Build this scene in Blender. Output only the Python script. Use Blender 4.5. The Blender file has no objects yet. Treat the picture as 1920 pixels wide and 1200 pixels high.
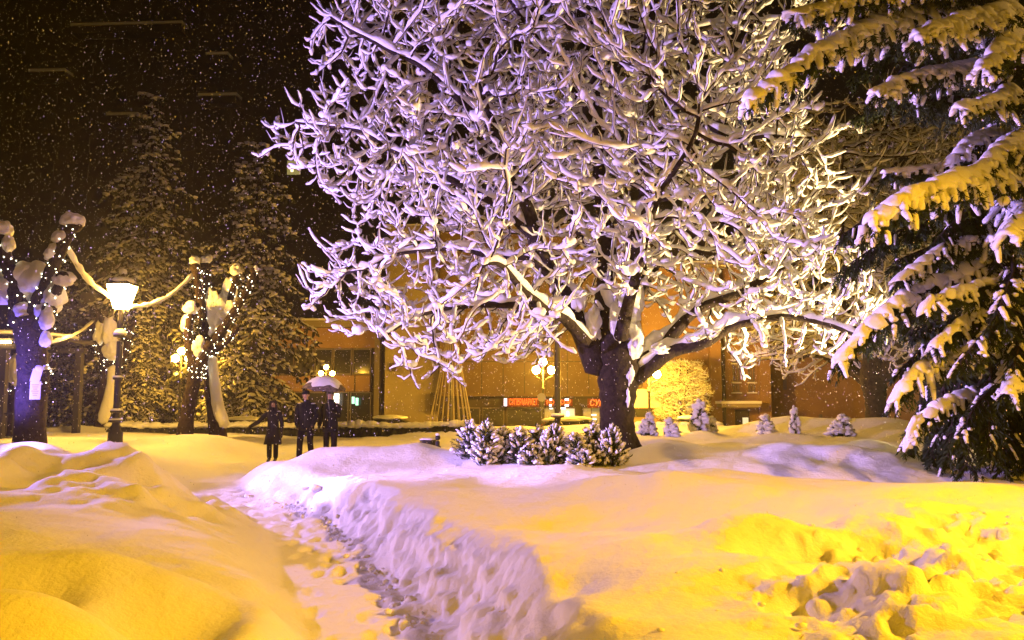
import bpy, bmesh, math, random
import numpy as np
from mathutils import Vector, Matrix, kdtree

random.seed(7)
rng = np.random.default_rng(7)
R = math.radians
SC = bpy.context.scene
COL = SC.collection

# ------------------------------------------------------------------ camera
EYE = 1.65
PITCH = math.atan(145 / 1500)
cam_data = bpy.data.cameras.new('camera')
cam_data.sensor_width = 36
cam_data.lens = 36 * 1500 / 1920
cam_data.clip_start = 0.05
cam_data.clip_end = 900
cam = bpy.data.objects.new('camera', cam_data)
COL.objects.link(cam)
cam.location = (0, 0, EYE)
cam.rotation_euler = (R(90) + PITCH, 0, 0)
SC.camera = cam

# ------------------------------------------------------------------ night sky, exposure
world = bpy.data.worlds.new('World')
SC.world = world
world.use_nodes = True
bgn = world.node_tree.nodes['Background']
bgn.inputs['Color'].default_value = (0.0026, 0.0015, 0.0013, 1)
bgn.inputs['Strength'].default_value = 1.0
SC.view_settings.view_transform = 'Standard'
SC.view_settings.look = 'None'
SC.view_settings.exposure = 0
SC.view_settings.gamma = 1
SC.view_settings.use_curve_mapping = False
SC.render.engine = 'CYCLES'
SC.cycles.use_denoising = True
SC.cycles.max_bounces = 5
SC.cycles.diffuse_bounces = 3
SC.cycles.glossy_bounces = 2
SC.cycles.volume_bounces = 0
SC.cycles.transparent_max_bounces = 4
SC.cycles.sample_clamp_indirect = 4
SC.cycles.caustics_reflective = False
SC.cycles.caustics_refractive = False

# light colours used by the lamps further down
SODIUM = (1.0, 0.49, 0.012)
WARM = (1.0, 0.64, 0.20)
VIOLET = (0.53, 0.34, 1.0)
CREAM = (1.0, 0.70, 0.30)


# ------------------------------------------------------------------ helpers
def at(px, py, Y):
    """world point that the photograph shows at pixel (px, py), at the distance Y"""
    dx, dy = (px - 960) / 1500, (600 - py) / 1500
    c, s = math.cos(PITCH), math.sin(PITCH)
    t = Y / (c - dy * s)
    return Vector((dx * t, Y, EYE + t * (s + dy * c)))


def _h(i, j, s):
    v = np.sin(i * 127.1 + j * 311.7 + s * 74.7) * 43758.5453
    return v - np.floor(v)


def vn(x, y, s=0):
    x = np.asarray(x, float); y = np.asarray(y, float)
    i, j = np.floor(x), np.floor(y)
    fx, fy = x - i, y - j
    u, v = fx * fx * fx * (fx * (fx * 6 - 15) + 10), fy * fy * fy * (fy * (fy * 6 - 15) + 10)
    return (_h(i, j, s) * (1 - u) + _h(i + 1, j, s) * u) * (1 - v) + (_h(i, j + 1, s) * (1 - u) + _h(i + 1, j + 1, s) * u) * v


def fbm(x, y, s=0, octv=4, gain=0.5):
    a, t, n = 1.0, 0.0, 0.0
    for k in range(octv):
        t = t + a * vn(x * 2 ** k + 17.3 * k, y * 2 ** k - 9.1 * k, s + k)
        n += a
        a *= gain
    return t / n


def vn3(x, y, z, s=0):
    k = np.floor(z); f = z - k
    w = f * f * (3 - 2 * f)
    return vn(x + k * 31.7, y - k * 17.3, s) * (1 - w) + vn(x + (k + 1) * 31.7, y - (k + 1) * 17.3, s) * w


def fbm3(x, y, z, s=0, octv=3, gain=0.5):
    a, t, n = 1.0, 0.0, 0.0
    for k in range(octv):
        t = t + a * vn3(x * 2 ** k + 5.1 * k, y * 2 ** k, z * 2 ** k, s + k)
        n += a
        a *= gain
    return t / n


def sstep(a, b, x):
    t = np.clip((x - a) / (b - a), 0, 1)
    return t * t * (3 - 2 * t)


def ico(level):
    bm = bmesh.new()
    bmesh.ops.create_icosphere(bm, subdivisions=level, radius=1)
    v = np.array([x.co[:] for x in bm.verts])
    f = np.array([[q.index for q in p.verts] for p in bm.faces])
    bm.free()
    return v, f


ICO = {k: ico(k) for k in (1, 2, 3, 4)}


class MB:
    """collects shapes and links them as ONE mesh object"""

    def __init__(self):
        self.v, self.q, self.t, self.mq, self.mt, self.n = [], [], [], [], [], 0

    def add(self, v, q=None, t=None, m=0):
        v = np.asarray(v, float).reshape(-1, 3)
        self.v.append(v)
        if q is not None and len(q):
            q = np.asarray(q, int).reshape(-1, 4)
            self.q.append(q + self.n); self.mq.append(np.full(len(q), m))
        if t is not None and len(t):
            t = np.asarray(t, int).reshape(-1, 3)
            self.t.append(t + self.n); self.mt.append(np.full(len(t), m))
        self.n += len(v)

    def tube(self, path, rad, k=6, m=0, cap=True, round_tip=True):
        p = np.asarray([tuple(a) for a in path], float)
        n = len(p)
        r = np.full(n, rad, float) if np.isscalar(rad) else np.asarray(rad, float)
        tg = np.empty_like(p)
        tg[1:-1] = p[2:] - p[:-2]; tg[0] = p[1] - p[0]; tg[-1] = p[-1] - p[-2]
        tg /= np.linalg.norm(tg, axis=1)[:, None] + 1e-9
        mean = np.abs(tg.mean(axis=0))
        ref = np.eye(3)[int(np.argmin(mean))]
        sd = np.cross(tg, ref); sd /= np.linalg.norm(sd, axis=1)[:, None] + 1e-9
        up = np.cross(sd, tg)
        a = np.linspace(0, 2 * np.pi, k, endpoint=False)
        ring = sd[:, None, :] * np.cos(a)[None, :, None] + up[:, None, :] * np.sin(a)[None, :, None]
        v = (p[:, None, :] + ring * r[:, None, None]).reshape(-1, 3)
        i = np.arange(n - 1)[:, None] * k; j = np.arange(k)[None, :]; j2 = (j + 1) % k
        q = np.stack([i + j, i + j2, i + k + j2, i + k + j], -1).reshape(-1, 4)
        tr = []
        if cap:
            tip = p[-1] + tg[-1] * r[-1] * (0.7 if round_tip else 0)
            bot = p[0] - tg[0] * r[0] * (0.7 if round_tip else 0)
            v = np.vstack([v, bot, tip])
            b0, b1, l0 = n * k, n * k + 1, (n - 1) * k
            for c in range(k):
                tr.append((b0, (c + 1) % k, c)); tr.append((b1, l0 + c, l0 + (c + 1) % k))
        self.add(v, q, tr, m)

    def blob(self, c, r, lvl=1, m=0, amp=0.22, rot=None, rnd=random):
        v, f = ICO[lvl]
        kx = np.array([[rnd.uniform(-2.2, 2.2) for _ in range(3)] for _ in range(3)])
        ph = np.array([rnd.uniform(0, 6.28) for _ in range(3)])
        d = 1 + amp * np.sin(v @ kx.T + ph).mean(axis=1) * 1.6
        w = v * d[:, None] * np.asarray(r if not np.isscalar(r) else (r, r, r), float)
        if rot is not None:
            w = w @ np.array(rot).T
        self.add(w + np.array(tuple(c)), None, f, m)

    def heap(self, c, r, seed=0, amp=0.30, lvl=4, m=0, flat=0.35):
        """a wind shaped lump of snow: many waves, flattened below"""
        v, f = ICO[lvl]
        g = np.random.default_rng(abs(int(seed * 977)) + 3)
        d = np.zeros(len(v))
        for k in range(12):
            fr = 1.2 + 0.55 * k
            n = g.normal(0, 1, 3); n /= np.linalg.norm(n)
            d += np.sin(v @ n * fr * 1.7 + g.uniform(0, 6.28)) / (0.6 + 0.55 * fr)
        w = v * (1 + amp * 0.55 * d)[:, None]
        w[:, 2] = np.where(w[:, 2] < 0, w[:, 2] * (1 - flat), w[:, 2])
        r = np.asarray(r if not np.isscalar(r) else (r, r, r), float)
        self.add(w * r + np.array(tuple(c)), None, f, m)

    def box(self, c, s, rz=0, m=0, mat=None):
        x, y, z = s[0] / 2, s[1] / 2, s[2] / 2
        v = np.array([(-x, -y, -z), (x, -y, -z), (x, y, -z), (-x, y, -z), (-x, -y, z), (x, -y, z), (x, y, z), (-x, y, z)])
        if rz:
            ca, sa = math.cos(rz), math.sin(rz)
            v = v @ np.array([[ca, sa, 0], [-sa, ca, 0], [0, 0, 1]])
        if mat is not None:
            v = v @ np.array(mat).T
        self.add(v + np.array(tuple(c)), [(0, 3, 2, 1), (4, 5, 6, 7), (0, 1, 5, 4), (1, 2, 6, 5), (2, 3, 7, 6), (3, 0, 4, 7)], None, m)

    def lathe(self, prof, c=(0, 0, 0), k=14, m=0):
        pr = np.asarray(prof, float)
        a = np.linspace(0, 2 * np.pi, k, endpoint=False)
        v = np.stack([pr[:, 0, None] * np.cos(a), pr[:, 0, None] * np.sin(a), np.repeat(pr[:, 1, None], k, 1)], -1).reshape(-1, 3) + np.array(c)
        n = len(pr)
        i = np.arange(n - 1)[:, None] * k; j = np.arange(k)[None, :]; j2 = (j + 1) % k
        q = np.stack([i + j, i + j2, i + k + j2, i + k + j], -1).reshape(-1, 4)
        self.add(v, q, None, m)

    def build(self, name, mats, parent=None, smooth=True, origin=None):
        me = bpy.data.meshes.new(name)
        v = np.vstack(self.v) if self.v else np.zeros((0, 3))
        if origin is not None:
            v = v - np.array(tuple(origin))
        me.vertices.add(len(v)); me.vertices.foreach_set('co', v.ravel())
        q = np.vstack(self.q) if self.q else np.zeros((0, 4), int)
        t = np.vstack(self.t) if self.t else np.zeros((0, 3), int)
        me.loops.add(q.size + t.size)
        me.loops.foreach_set('vertex_index', np.concatenate([q.ravel(), t.ravel()]).astype(np.int32))
        me.polygons.add(len(q) + len(t))
        ls = np.concatenate([np.arange(len(q)) * 4, q.size + np.arange(len(t)) * 3]).astype(np.int32)
        me.polygons.foreach_set('loop_start', ls)
        mi = np.concatenate([np.concatenate(self.mq) if self.mq else np.zeros(0), np.concatenate(self.mt) if self.mt else np.zeros(0)])
        me.polygons.foreach_set('material_index', mi.astype(np.int32))
        me.polygons.foreach_set('use_smooth', np.full(len(mi), smooth))
        me.update(calc_edges=True)
        for m_ in (mats if isinstance(mats, (list, tuple)) else [mats]):
            me.materials.append(m_)
        o = bpy.data.objects.new(name, me)
        COL.objects.link(o)
        if parent is not None:
            o.parent = parent
        if origin is not None:
            o.location = origin
        return o


def tag(o, label=None, cat=None, group=None, kind=None):
    for k, v in (('label', label), ('category', cat), ('group', group), ('kind', kind)):
        if v:
            o[k] = v
    return o


def thing(name, label, cat, loc=(0, 0, 0), rz=0, group=None):
    o = bpy.data.objects.new(name, None)
    o.empty_display_size = 0.2
    COL.objects.link(o)
    o.location = loc
    o.rotation_euler = (0, 0, rz)
    return tag(o, label, cat, group)


def copy_tree(o, parent=None):
    c = o.copy()
    COL.objects.link(c)
    if parent is not None:
        c.parent = parent
    for ch in list(o.children):
        copy_tree(ch, c)
    return c


def mat(name, color, rough=0.7, spec=0.3, bump=None, metal=0.0, vary=None, emit=None, estr=0.0, sample=True, wave=None):
    m = bpy.data.materials.new(name)
    m.use_nodes = True
    nt = m.node_tree
    b = nt.nodes['Principled BSDF']
    b.inputs['Base Color'].default_value = (*color, 1)
    b.inputs['Roughness'].default_value = rough
    b.inputs['Metallic'].default_value = metal
    b.inputs['Specular IOR Level'].default_value = spec
    tc = None
    if bump or vary:
        tc = nt.nodes.new('ShaderNodeTexCoord')
    if vary:                       # (scale, darker, lighter, detail)
        n = nt.nodes.new('ShaderNodeTexNoise'); n.inputs['Scale'].default_value = vary[0]
        n.inputs['Detail'].default_value = 5
        r = nt.nodes.new('ShaderNodeValToRGB')
        r.color_ramp.elements[0].position = 0.3; r.color_ramp.elements[1].position = 0.7
        r.color_ramp.elements[0].color = (*[c * vary[1] for c in color], 1)
        r.color_ramp.elements[1].color = (*[min(1, c * vary[2]) for c in color], 1)
        nt.links.new(tc.outputs['Object'], n.inputs['Vector'])
        nt.links.new(n.outputs['Fac'], r.inputs['Fac'])
        nt.links.new(r.outputs['Color'], b.inputs['Base Color'])
    if bump:                       # list of (scale, strength, distance)
        prev = None
        for sc, st, di in bump:
            n = nt.nodes.new('ShaderNodeTexNoise'); n.inputs['Scale'].default_value = sc
            n.inputs['Detail'].default_value = 4
            bp = nt.nodes.new('ShaderNodeBump')
            bp.inputs['Strength'].default_value = st; bp.inputs['Distance'].default_value = di
            nt.links.new(tc.outputs['Object'], n.inputs['Vector'])
            nt.links.new(n.outputs['Fac'], bp.inputs['Height'])
            if prev:
                nt.links.new(prev.outputs['Normal'], bp.inputs['Normal'])
            prev = bp
        nt.links.new(prev.outputs['Normal'], b.inputs['Normal'])
    if emit:
        b.inputs['Emission Color'].default_value = (*emit, 1)
        b.inputs['Emission Strength'].default_value = estr
        if not sample:
            m.cycles.emission_sampling = 'NONE'
    return m


M = {
    'snow': mat('snow', (0.80, 0.80, 0.81), 0.75, 0.15, [(9, 0.35, 0.05), (32, 0.4, 0.02), (110, 0.4, 0.008)]),
    'tree_snow': mat('branch snow', (0.80, 0.80, 0.81), 0.8, 0.1, [(14, 0.5, 0.03)]),
    'far_snow': mat('soft snow', (0.78, 0.78, 0.79), 0.8, 0.1),
    'spruce_snow': mat('dimmed spruce snow', (0.46, 0.46, 0.47), 0.85, 0.05),  # snow greyed so the far spruces look dimly lit
    'bark': mat('bark', (0.030, 0.020, 0.015), 0.9, 0.2, [(18, 0.9, 0.05), (60, 0.6, 0.02)], vary=(9, 0.6, 1.6)),
    'twig': mat('twig bark', (0.030, 0.018, 0.013), 0.9, 0.2),
    'needle': mat('spruce needles', (0.030, 0.045, 0.018), 0.8, 0.2, vary=(3, 0.6, 1.5)),
    'needle_far': mat('dark spruce needles', (0.022, 0.024, 0.012), 0.9, 0.1),
    'iron': mat('black iron', (0.022, 0.020, 0.024), 0.55, 0.4, [(40, 0.2, 0.01)]),
    'steel': mat('grey steel', (0.12, 0.12, 0.12), 0.5, 0.4),
    'rope': mat('garland cord', (0.05, 0.10, 0.05), 0.9, 0.1),
    'bulb': mat('fairy light', (1, .95, .8), 0.4, 0.3, emit=(1.0, 0.90, 0.62), estr=9, sample=False),
    'black': mat('black cloth', (0.012, 0.011, 0.014), 0.9, 0.15, [(60, 0.4, 0.01)], vary=(6, 0.6, 1.8)),
    'navy': mat('dark cloth', (0.016, 0.014, 0.022), 0.85, 0.2, [(40, 0.4, 0.01)], vary=(5, 0.6, 1.8)),
    'denim': mat('dark trousers', (0.018, 0.014, 0.018), 0.9, 0.1, [(50, 0.4, 0.008)]),
    'skin': mat('skin', (0.42, 0.26, 0.19), 0.6, 0.3),
    'hair': mat('dark hair', (0.018, 0.011, 0.008), 0.6, 0.3, [(90, 0.5, 0.01)]),
    'eye': mat('eye', (0.02, 0.015, 0.012), 0.3, 0.5),
    'lip': mat('lip', (0.28, 0.10, 0.09), 0.5, 0.3),
    'shoe': mat('shoe leather', (0.012, 0.010, 0.010), 0.5, 0.4),
}

# ------------------------------------------------------------------ the snow covered ground
PATH = np.array([(-0.2, -45), (-0.25, -3), (-0.42, 2), (-0.60, 4), (-0.86, 5.44), (-1.56, 7.39), (-2.40, 9.7), (-3.62, 12.1), (-5.05, 13.9), (-5.95, 16.2), (-5.7, 20), (-5.0, 30)])


def path_dist(x, y):
    best = np.full(x.shape, 1e9); sgn = np.ones(x.shape)
    for (ax, ay), (bx, by) in zip(PATH[:-1], PATH[1:]):
        ex, ey = bx - ax, by - ay
        t = np.clip(((x - ax) * ex + (y - ay) * ey) / (ex * ex + ey * ey), 0, 1)
        dx, dy = x - ax - t * ex, y - ay - t * ey
        d = np.hypot(dx, dy)
        s = np.where(ex * (y - ay) - ey * (x - ax) > 0, -1.0, 1.0)
        m = d < best
        best = np.where(m, d, best); sgn = np.where(m, s, sgn)
    return best * sgn


# gaussian mounds and hollows: x, y, height, radius x, radius y, turn
BUMPS = [
    # left heap and its lumps
    (-5.0, 9.9, 0.40, 1.05, 0.8, 0), (-4.2, 10.2, 0.16, 0.8, 0.6, 0), (-5.6, 9.3, 0.12, 0.4, 0.4, 0), (-4.5, 9.4, 0.10, 0.35, 0.35, 0), (-6.1, 9.2, 0.16, 0.5, 0.6, 0), (-6.9, 9.0, 0.14, 0.5, 0.5, 0),
    (-5.6, 8.6, 0.12, 0.35, 0.4, 0), (-4.6, 8.7, 0.10, 0.5, 0.35, 0), (-3.9, 8.5, 0.08, 0.35, 0.3, 0), (-5.0, 7.9, 0.09, 0.6, 0.3, 0.3),
    (-7.6, 8.6, 0.10, 0.6, 0.5, 0),
    # snow behind the heap
    (-7.6, 13.2, 0.42, 0.8, 0.7, 0), (-6.7, 14.4, 0.36, 0.5, 0.5, 0), (-9.0, 13.4, 0.40, 0.8, 0.7, 0), (-10.5, 14.5, 0.25, 1.2, 1.0, 0),
    (-7.4, 15.8, 0.20, 0.9, 0.7, 0),
    # mounds on the right bank
    (-3.75, 15.1, 0.26, 0.5, 0.6, 0), (-1.75, 14.9, 0.20, 0.75, 0.7, 0), (-2.8, 14.7, 0.14, 0.7, 0.5, 0), (-0.55, 14.3, 0.16, 0.9, 0.6, 0),
    (0.9, 12.0, 0.10, 0.8, 0.6, 0), (2.75, 10.8, 0.14, 0.8, 0.5, 0), (1.85, 9.5, 0.16, 0.55, 0.55, 0), (2.55, 8.7, 0.12, 0.55, 0.5, 0), (1.0, 9.7, 0.10, 0.5, 0.5, 0), (3.7, 8.0, 0.10, 0.9, 0.5, 0),
    (0.75, 7.4, -0.12, 0.8, 0.6, 0.5), (5.0, 8.3, 0.10, 1.0, 0.5, 0),
    # broken ground on the right
    (2.0, 5.55, -0.24, 0.42, 0.28, -0.2), (1.75, 6.15, 0.14, 0.5, 0.25, 0), (2.8, 6.2, 0.12, 0.35, 0.3, 0), (3.55, 5.6, -0.16, 0.5, 0.3, 0.4), (3.3, 4.6, -0.14, 0.4, 0.3, -0.5),
    (3.4, 7.0, 0.10, 0.6, 0.35, 0), (2.2, 4.2, 0.10, 0.4, 0.25, 0), (1.1, 4.3, -0.10, 0.5, 0.3, 0.2), (0.35, 4.9, -0.12, 0.22, 0.30, 0),
    # violet bank at the back on the right
    (2.6, 14.3, 0.24, 1.2, 0.7, 0), (4.5, 13.9, 0.26, 1.0, 0.7, 0), (6.35, 14.4, 0.36, 0.9, 0.5, 0), (5.6, 13.1, 0.22, 0.9, 0.5, -0.25), (7.4, 12.1, 0.16, 0.9, 0.5, -0.35),
    # far mounds
    (-8.8, 22.8, 0.40, 1.5, 1.0, 0), (-13.0, 22.5, 0.25, 1.5, 1.2, 0), (-10.9, 18.2, 0.15, 1.0, 1.0, 0),
    (8.9, 25.5, 0.42, 1.9, 0.8, 0), (5.5, 23.5, 0.20, 0.9, 0.7, 0), (11.8, 25.2, 0.35, 1.6, 0.8, 0), (7.0, 21.6, 0.25, 1.0, 0.7, 0), (10.5, 21.6, 0.22, 0.8, 0.6, 0),
    (3.8, 19.8, 0.2, 0.8, 0.8, 0), (13.0, 20.5, 0.3, 1.0, 0.8, 0),
]

# humps, hollows and ridges on the near left bank, added on top of its slope
LEFT = [(-1.80, 3.35, 0.44, 0.72, 0.36, -0.10), (-2.9, 3.5, 0.22, 0.7, 0.5, 0), (-2.75, 5.35, 0.24, 1.0, 0.34, 0.05), (-3.0, 4.5, -0.20, 0.60, 0.36, 0.1), (-1.98, 4.45, -0.22, 0.30, 0.34, 0.25),
        (-1.42, 4.75, 0.26, 0.26, 0.75, 0.1), (-2.45, 4.6, 0.10, 0.16, 0.4, 0.2), (-2.2, 6.4, 0.06, 0.7, 0.4, 0.2)]


def ground_h(x, y):
    x = np.asarray(x, float); y = np.asarray(y, float)
    near = 1 - sstep(24, 34, y)
    d = path_dist(x, y)
    wob = 0.10 * (fbm(x * 1.1, y * 1.1, 31, 2, 0.4) - 0.5) * 2
    w = 0.44 + 0.06 * sstep(10, 14, y)
    field = 0.56 + 0.18 * (fbm(x * 0.23 + 3, y * 0.23, 2, 3) - 0.5) * 2 + 0.10 * (fbm(x * 0.7, y * 0.7, 5, 3) - 0.5) * 2 + 0.02 * (fbm(x * 2.6, y * 2.6, 9, 2) - 0.5)
    field = field + 0.16 * sstep(9, 4, y) * sstep(-0.5, 1, d)
    bumps = np.zeros_like(x)
    for bx, by, h, rx, ry, rot in BUMPS:
        c, s = math.cos(rot), math.sin(rot)
        u = ((x - bx) * c + (y - by) * s) / rx; v = (-(x - bx) * s + (y - by) * c) / ry
        bumps = bumps + h * np.exp(-np.minimum(u * u + v * v, 40) ** 0.9)
    # second trodden path behind the crest on the right
    tx = sstep(1.4, 3.4, x)
    yc = 12.2 - 0.32 * (x - 2)
    trough = -0.30 * np.exp(-((y - yc) / 0.65) ** 2) * tx
    top = (field + bumps + trough) * (1 - 0.30 * sstep(12.5, 15, y) * sstep(-3.0, -4.4, x))
    left = np.zeros_like(x)
    for bx, by, h, rx, ry, rot in LEFT:
        c, s = math.cos(rot), math.sin(rot)
        u = ((x - bx) * c + (y - by) * s) / rx; v = (-(x - bx) * s + (y - by) * c) / ry
        left = left + h * np.exp(-np.minimum(u * u + v * v, 40))
    # shovelled wall on the right of the path
    steep = sstep(16.0, 14.4, y)
    furrow = 0.05 * (fbm(x * 1.3, y * 1.3, 41, 2, 0.5) - 0.5) * 2
    dr = d - w + furrow * sstep(-0.2, 0.3, d - w) * 0.9 + wob
    rise_r = sstep(-0.08, 0.60, dr) ** 0.8
    chunk = np.abs(fbm(x * 5.5, y * 5.5, 47, 4) - 0.5) * 2
    mask_w = np.exp(-((dr - 0.22) / 0.30) ** 2) * near * steep
    rub_foot = np.exp(-((dr + 0.06) / 0.16) ** 2) * near * steep
    # gentle slope on the left
    dl = -d - w * 0.9 + wob
    rise_l = np.where(dl > 0, 1 - np.exp(-(np.maximum(dl, 0) / 0.85) ** 1.3), 0)
    z = np.where(d > 0, top * rise_r, top * rise_l + left * sstep(0.0, 0.45, dl))
    # rubble field in the right foreground
    rz = sstep(0.7, 1.9, x) * sstep(7.6, 6.0, y) * sstep(2.0, 3.0, y) + 0.8 * sstep(0.0, 0.3, dr) * sstep(0.9, 0.3, dr) * sstep(7, 5, y)
    lump = fbm(x * 1.9, y * 2.2, 61, 3, 0.5)
    patch = sstep(0.40, 0.60, fbm(x * 0.8 + 5, y * 0.9, 67, 2))
    z = z + rz * (lump - 0.5) * 0.28 * (0.3 + 0.7 * patch)
    # violet bank: clods
    vb = sstep(3.2, 5.0, x) * np.exp(-((y - (13.2 - 0.34 * (x - 4.5))) / 0.7) ** 2)
    z = z + vb * (fbm(x * 1.5, y * 1.5, 71, 2) - 0.5) * 0.26
    # left heap: soft lumps
    lh = sstep(-2.6, -4.0, x) * sstep(7.0, 8.6, y) * sstep(13, 11, y)
    z = z + lh * (fbm(x * 2.1, y * 2.4, 73, 3, 0.42) - 0.5) * 0.50
    # left heap falls away behind, so that the snow beyond is lower
    # trodden path floor
    z = z + 0.02 * (fbm(x * 6, y * 6, 81, 3) - 0.5) * np.exp(-(d / 0.5) ** 2)
    # open trodden place where the walkers are
    pl = sstep(-8.6, -6.9, x + 0.9 * (fbm(y * 0.5, x * 0.2, 91, 2) - 0.5)) * sstep(2.0, 0.4, x + 1.4 * (fbm(y * 0.4, x * .1, 93, 2) - 0.5)) * sstep(15.9, 17.4, y + 0.35 * sstep(-5, -3.5, x) * 0) * sstep(28.6, 27.4, y)
    z = z * (1 - pl) + pl * (-0.03 + 0.12 * fbm(x * 0.9, y * 0.9, 95, 3) + 0.28 * sstep(22, 27, y))
    # heaped bank along the road, then the road itself
    road = sstep(29.8, 31.6, y)
    z = z * (1 - road) - road * 0.85
    rb = np.exp(-((y - 29.3) / 0.75) ** 2)
    z = np.where(rb > 0.08, np.maximum(z, rb * (0.58 + 0.20 * (fbm(x * 0.45, y * 0.2, 97, 3) - 0.5) * 2) * (1 - 0.25 * sstep(6, 12, x))), z)
    z = z + 0.45 * sstep(42, 46, y)
    return z


def gz(x, y):
    return float(ground_h(np.array([x]), np.array([y]))[0])


def spaced(lo, hi, step):
    """grid lines whose spacing follows step(t)"""
    out, t = [lo], lo
    while t < hi:
        t += step(t)
        out.append(min(t, hi))
    return np.array(out)


gx = spaced(-170, 170, lambda t: 0.032 if -3.4 <= t < 4.0 else (0.065 if -8.5 <= t < 8.5 else 0.06 + 0.09 * (abs(t) - 8.4)))
gy = spaced(-60, 260, lambda t: 0.032 if 2.6 <= t < 7.2 else (0.05 if 2 < t < 12 else (0.09 if 2 < t < 20 else (0.16 if 2 < t < 32 else (0.16 + 0.10 * (t - 32) if t > 2 else max(0.05, 0.05 + 0.12 * (2 - t)))))))
GX, GY = np.meshgrid(gx, gy)
GZ = ground_h(GX, GY)
# shovelled faces and broken crust: push the snow out and in along its own normal
dzy, dzx = np.gradient(GZ, gy, gx)
nl = np.sqrt(dzx ** 2 + dzy ** 2 + 1)
PD = path_dist(GX, GY)
wallm = np.exp(-((PD - 0.62) / 0.34) ** 2) * sstep(16, 14, GY) * sstep(2, 2.6, GY)
pat = sstep(0.42, 0.60, fbm(GX * 0.8 + 5, GY * 0.9, 67, 2))
rubm = sstep(0.8, 1.8, GX) * sstep(7.4, 6.2, GY) * sstep(2.2, 3.0, GY) * (0.25 + 0.75 * pat)
heapm = 0.35 * sstep(-2.4, -3.6, GX) * sstep(7.0, 8.4, GY) * sstep(13, 11, GY) + 0.4 * sstep(3.2, 5.0, GX) * np.exp(-((GY - (13.2 - 0.34 * (GX - 4.5))) / 0.8) ** 2)
big = fbm3(GX * 2.6, GY * 2.6, GZ * 5.0, 11, 2, 0.5)
bil = np.abs(fbm3(GX * 5.0, GY * 5.0, GZ * 8.0, 17, 2, 0.5) - 0.5) * 2
bilr = np.abs(fbm3(GX * 5.5, GY * 5.5, GZ * 5.5, 17, 3, 0.55) - 0.5) * 2
bigr = fbm3(GX * 3.0, GY * 3.0, GZ * 3.0, 11, 3, 0.5)
fine = fbm3(GX * 13, GY * 13, GZ * 13, 23, 2)
amt = wallm * ((big - 0.5) * 0.24 + (np.minimum(bil, 0.7) - 0.35) * 0.12 + (fine - 0.5) * 0.03) + rubm * ((bigr - 0.5) * 0.18 + (np.minimum(bilr, 0.6) - 0.3) * 0.15 + (fine - 0.5) * 0.03) + heapm * ((big - 0.5) * 0.20)
nearm = sstep(16, 12, GY)
amt = amt + nearm * (0.012 * (fbm(GX * 5, GY * 5, 29, 2) - 0.5) + 0.007 * (fbm(GX * 15, GY * 15, 37, 2) - 0.5) * sstep(9, 7, GY))
# boot prints trodden into the path
frd = random.Random(77)
for k in range(150):
    s_ = frd.uniform(2.8, 15.5)
    i_ = int(np.searchsorted(PATH[:, 1], s_)) - 1
    (ax_, ay_), (bx0, by0) = PATH[i_], PATH[i_ + 1]
    tt_ = (s_ - ay_) / (by0 - ay_)
    cx0, cy0 = ax_ + (bx0 - ax_) * tt_ + frd.gauss(0, 0.17), s_
    rot_ = math.atan2(by0 - ay_, bx0 - ax_) + frd.gauss(0, 0.3)
    j0, j1 = np.searchsorted(gy, [cy0 - 0.3, cy0 + 0.3]); i0, i1 = np.searchsorted(gx, [cx0 - 0.3, cx0 + 0.3])
    sx_, sy_ = GX[j0:j1, i0:i1] - cx0, GY[j0:j1, i0:i1] - cy0
    u_ = (sx_ * math.cos(rot_) + sy_ * math.sin(rot_)) / 0.15; v_ = (-sx_ * math.sin(rot_) + sy_ * math.cos(rot_)) / 0.065
    q_ = u_ * u_ + v_ * v_
    amt[j0:j1, i0:i1] += -0.028 * np.exp(-q_ ** 2) + 0.005 * np.exp(-(np.sqrt(q_) - 1.35) ** 2 / 0.06)
GXD, GYD = GX - dzx / nl * amt, GY - dzy / nl * amt
GZD = GZ + amt / nl
mbg = MB()
nx, ny = len(gx), len(gy)
ii, jj = np.meshgrid(np.arange(nx - 1), np.arange(ny - 1))
a = (jj * nx + ii).ravel()
mbg.add(np.stack([GXD, GYD, GZD], -1).reshape(-1, 3), np.stack([a, a + 1, a + nx + 1, a + nx], -1))
ground = tag(mbg.build('snow_ground', M['snow']), kind='structure')
print('GROUND', nx, ny, nx * ny)

# ------------------------------------------------------------------ lamps outside the view
def lamp_light(name, kind, loc, color, power, size=0.15, aim=None, cone=None, blend=0.5, parent=None):
    l = bpy.data.lights.new(name, kind)
    l.color = color
    l.energy = power
    l.shadow_soft_size = size
    if kind == 'SPOT':
        l.spot_size = cone; l.spot_blend = blend
    o = bpy.data.objects.new(name, l)
    COL.objects.link(o)
    o.location = loc
    if aim is not None:
        o.rotation_euler = (Vector(aim) - Vector(loc)).to_track_quat('-Z', 'Y').to_euler()
    if parent is not None:
        o.parent = parent
    return o


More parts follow.
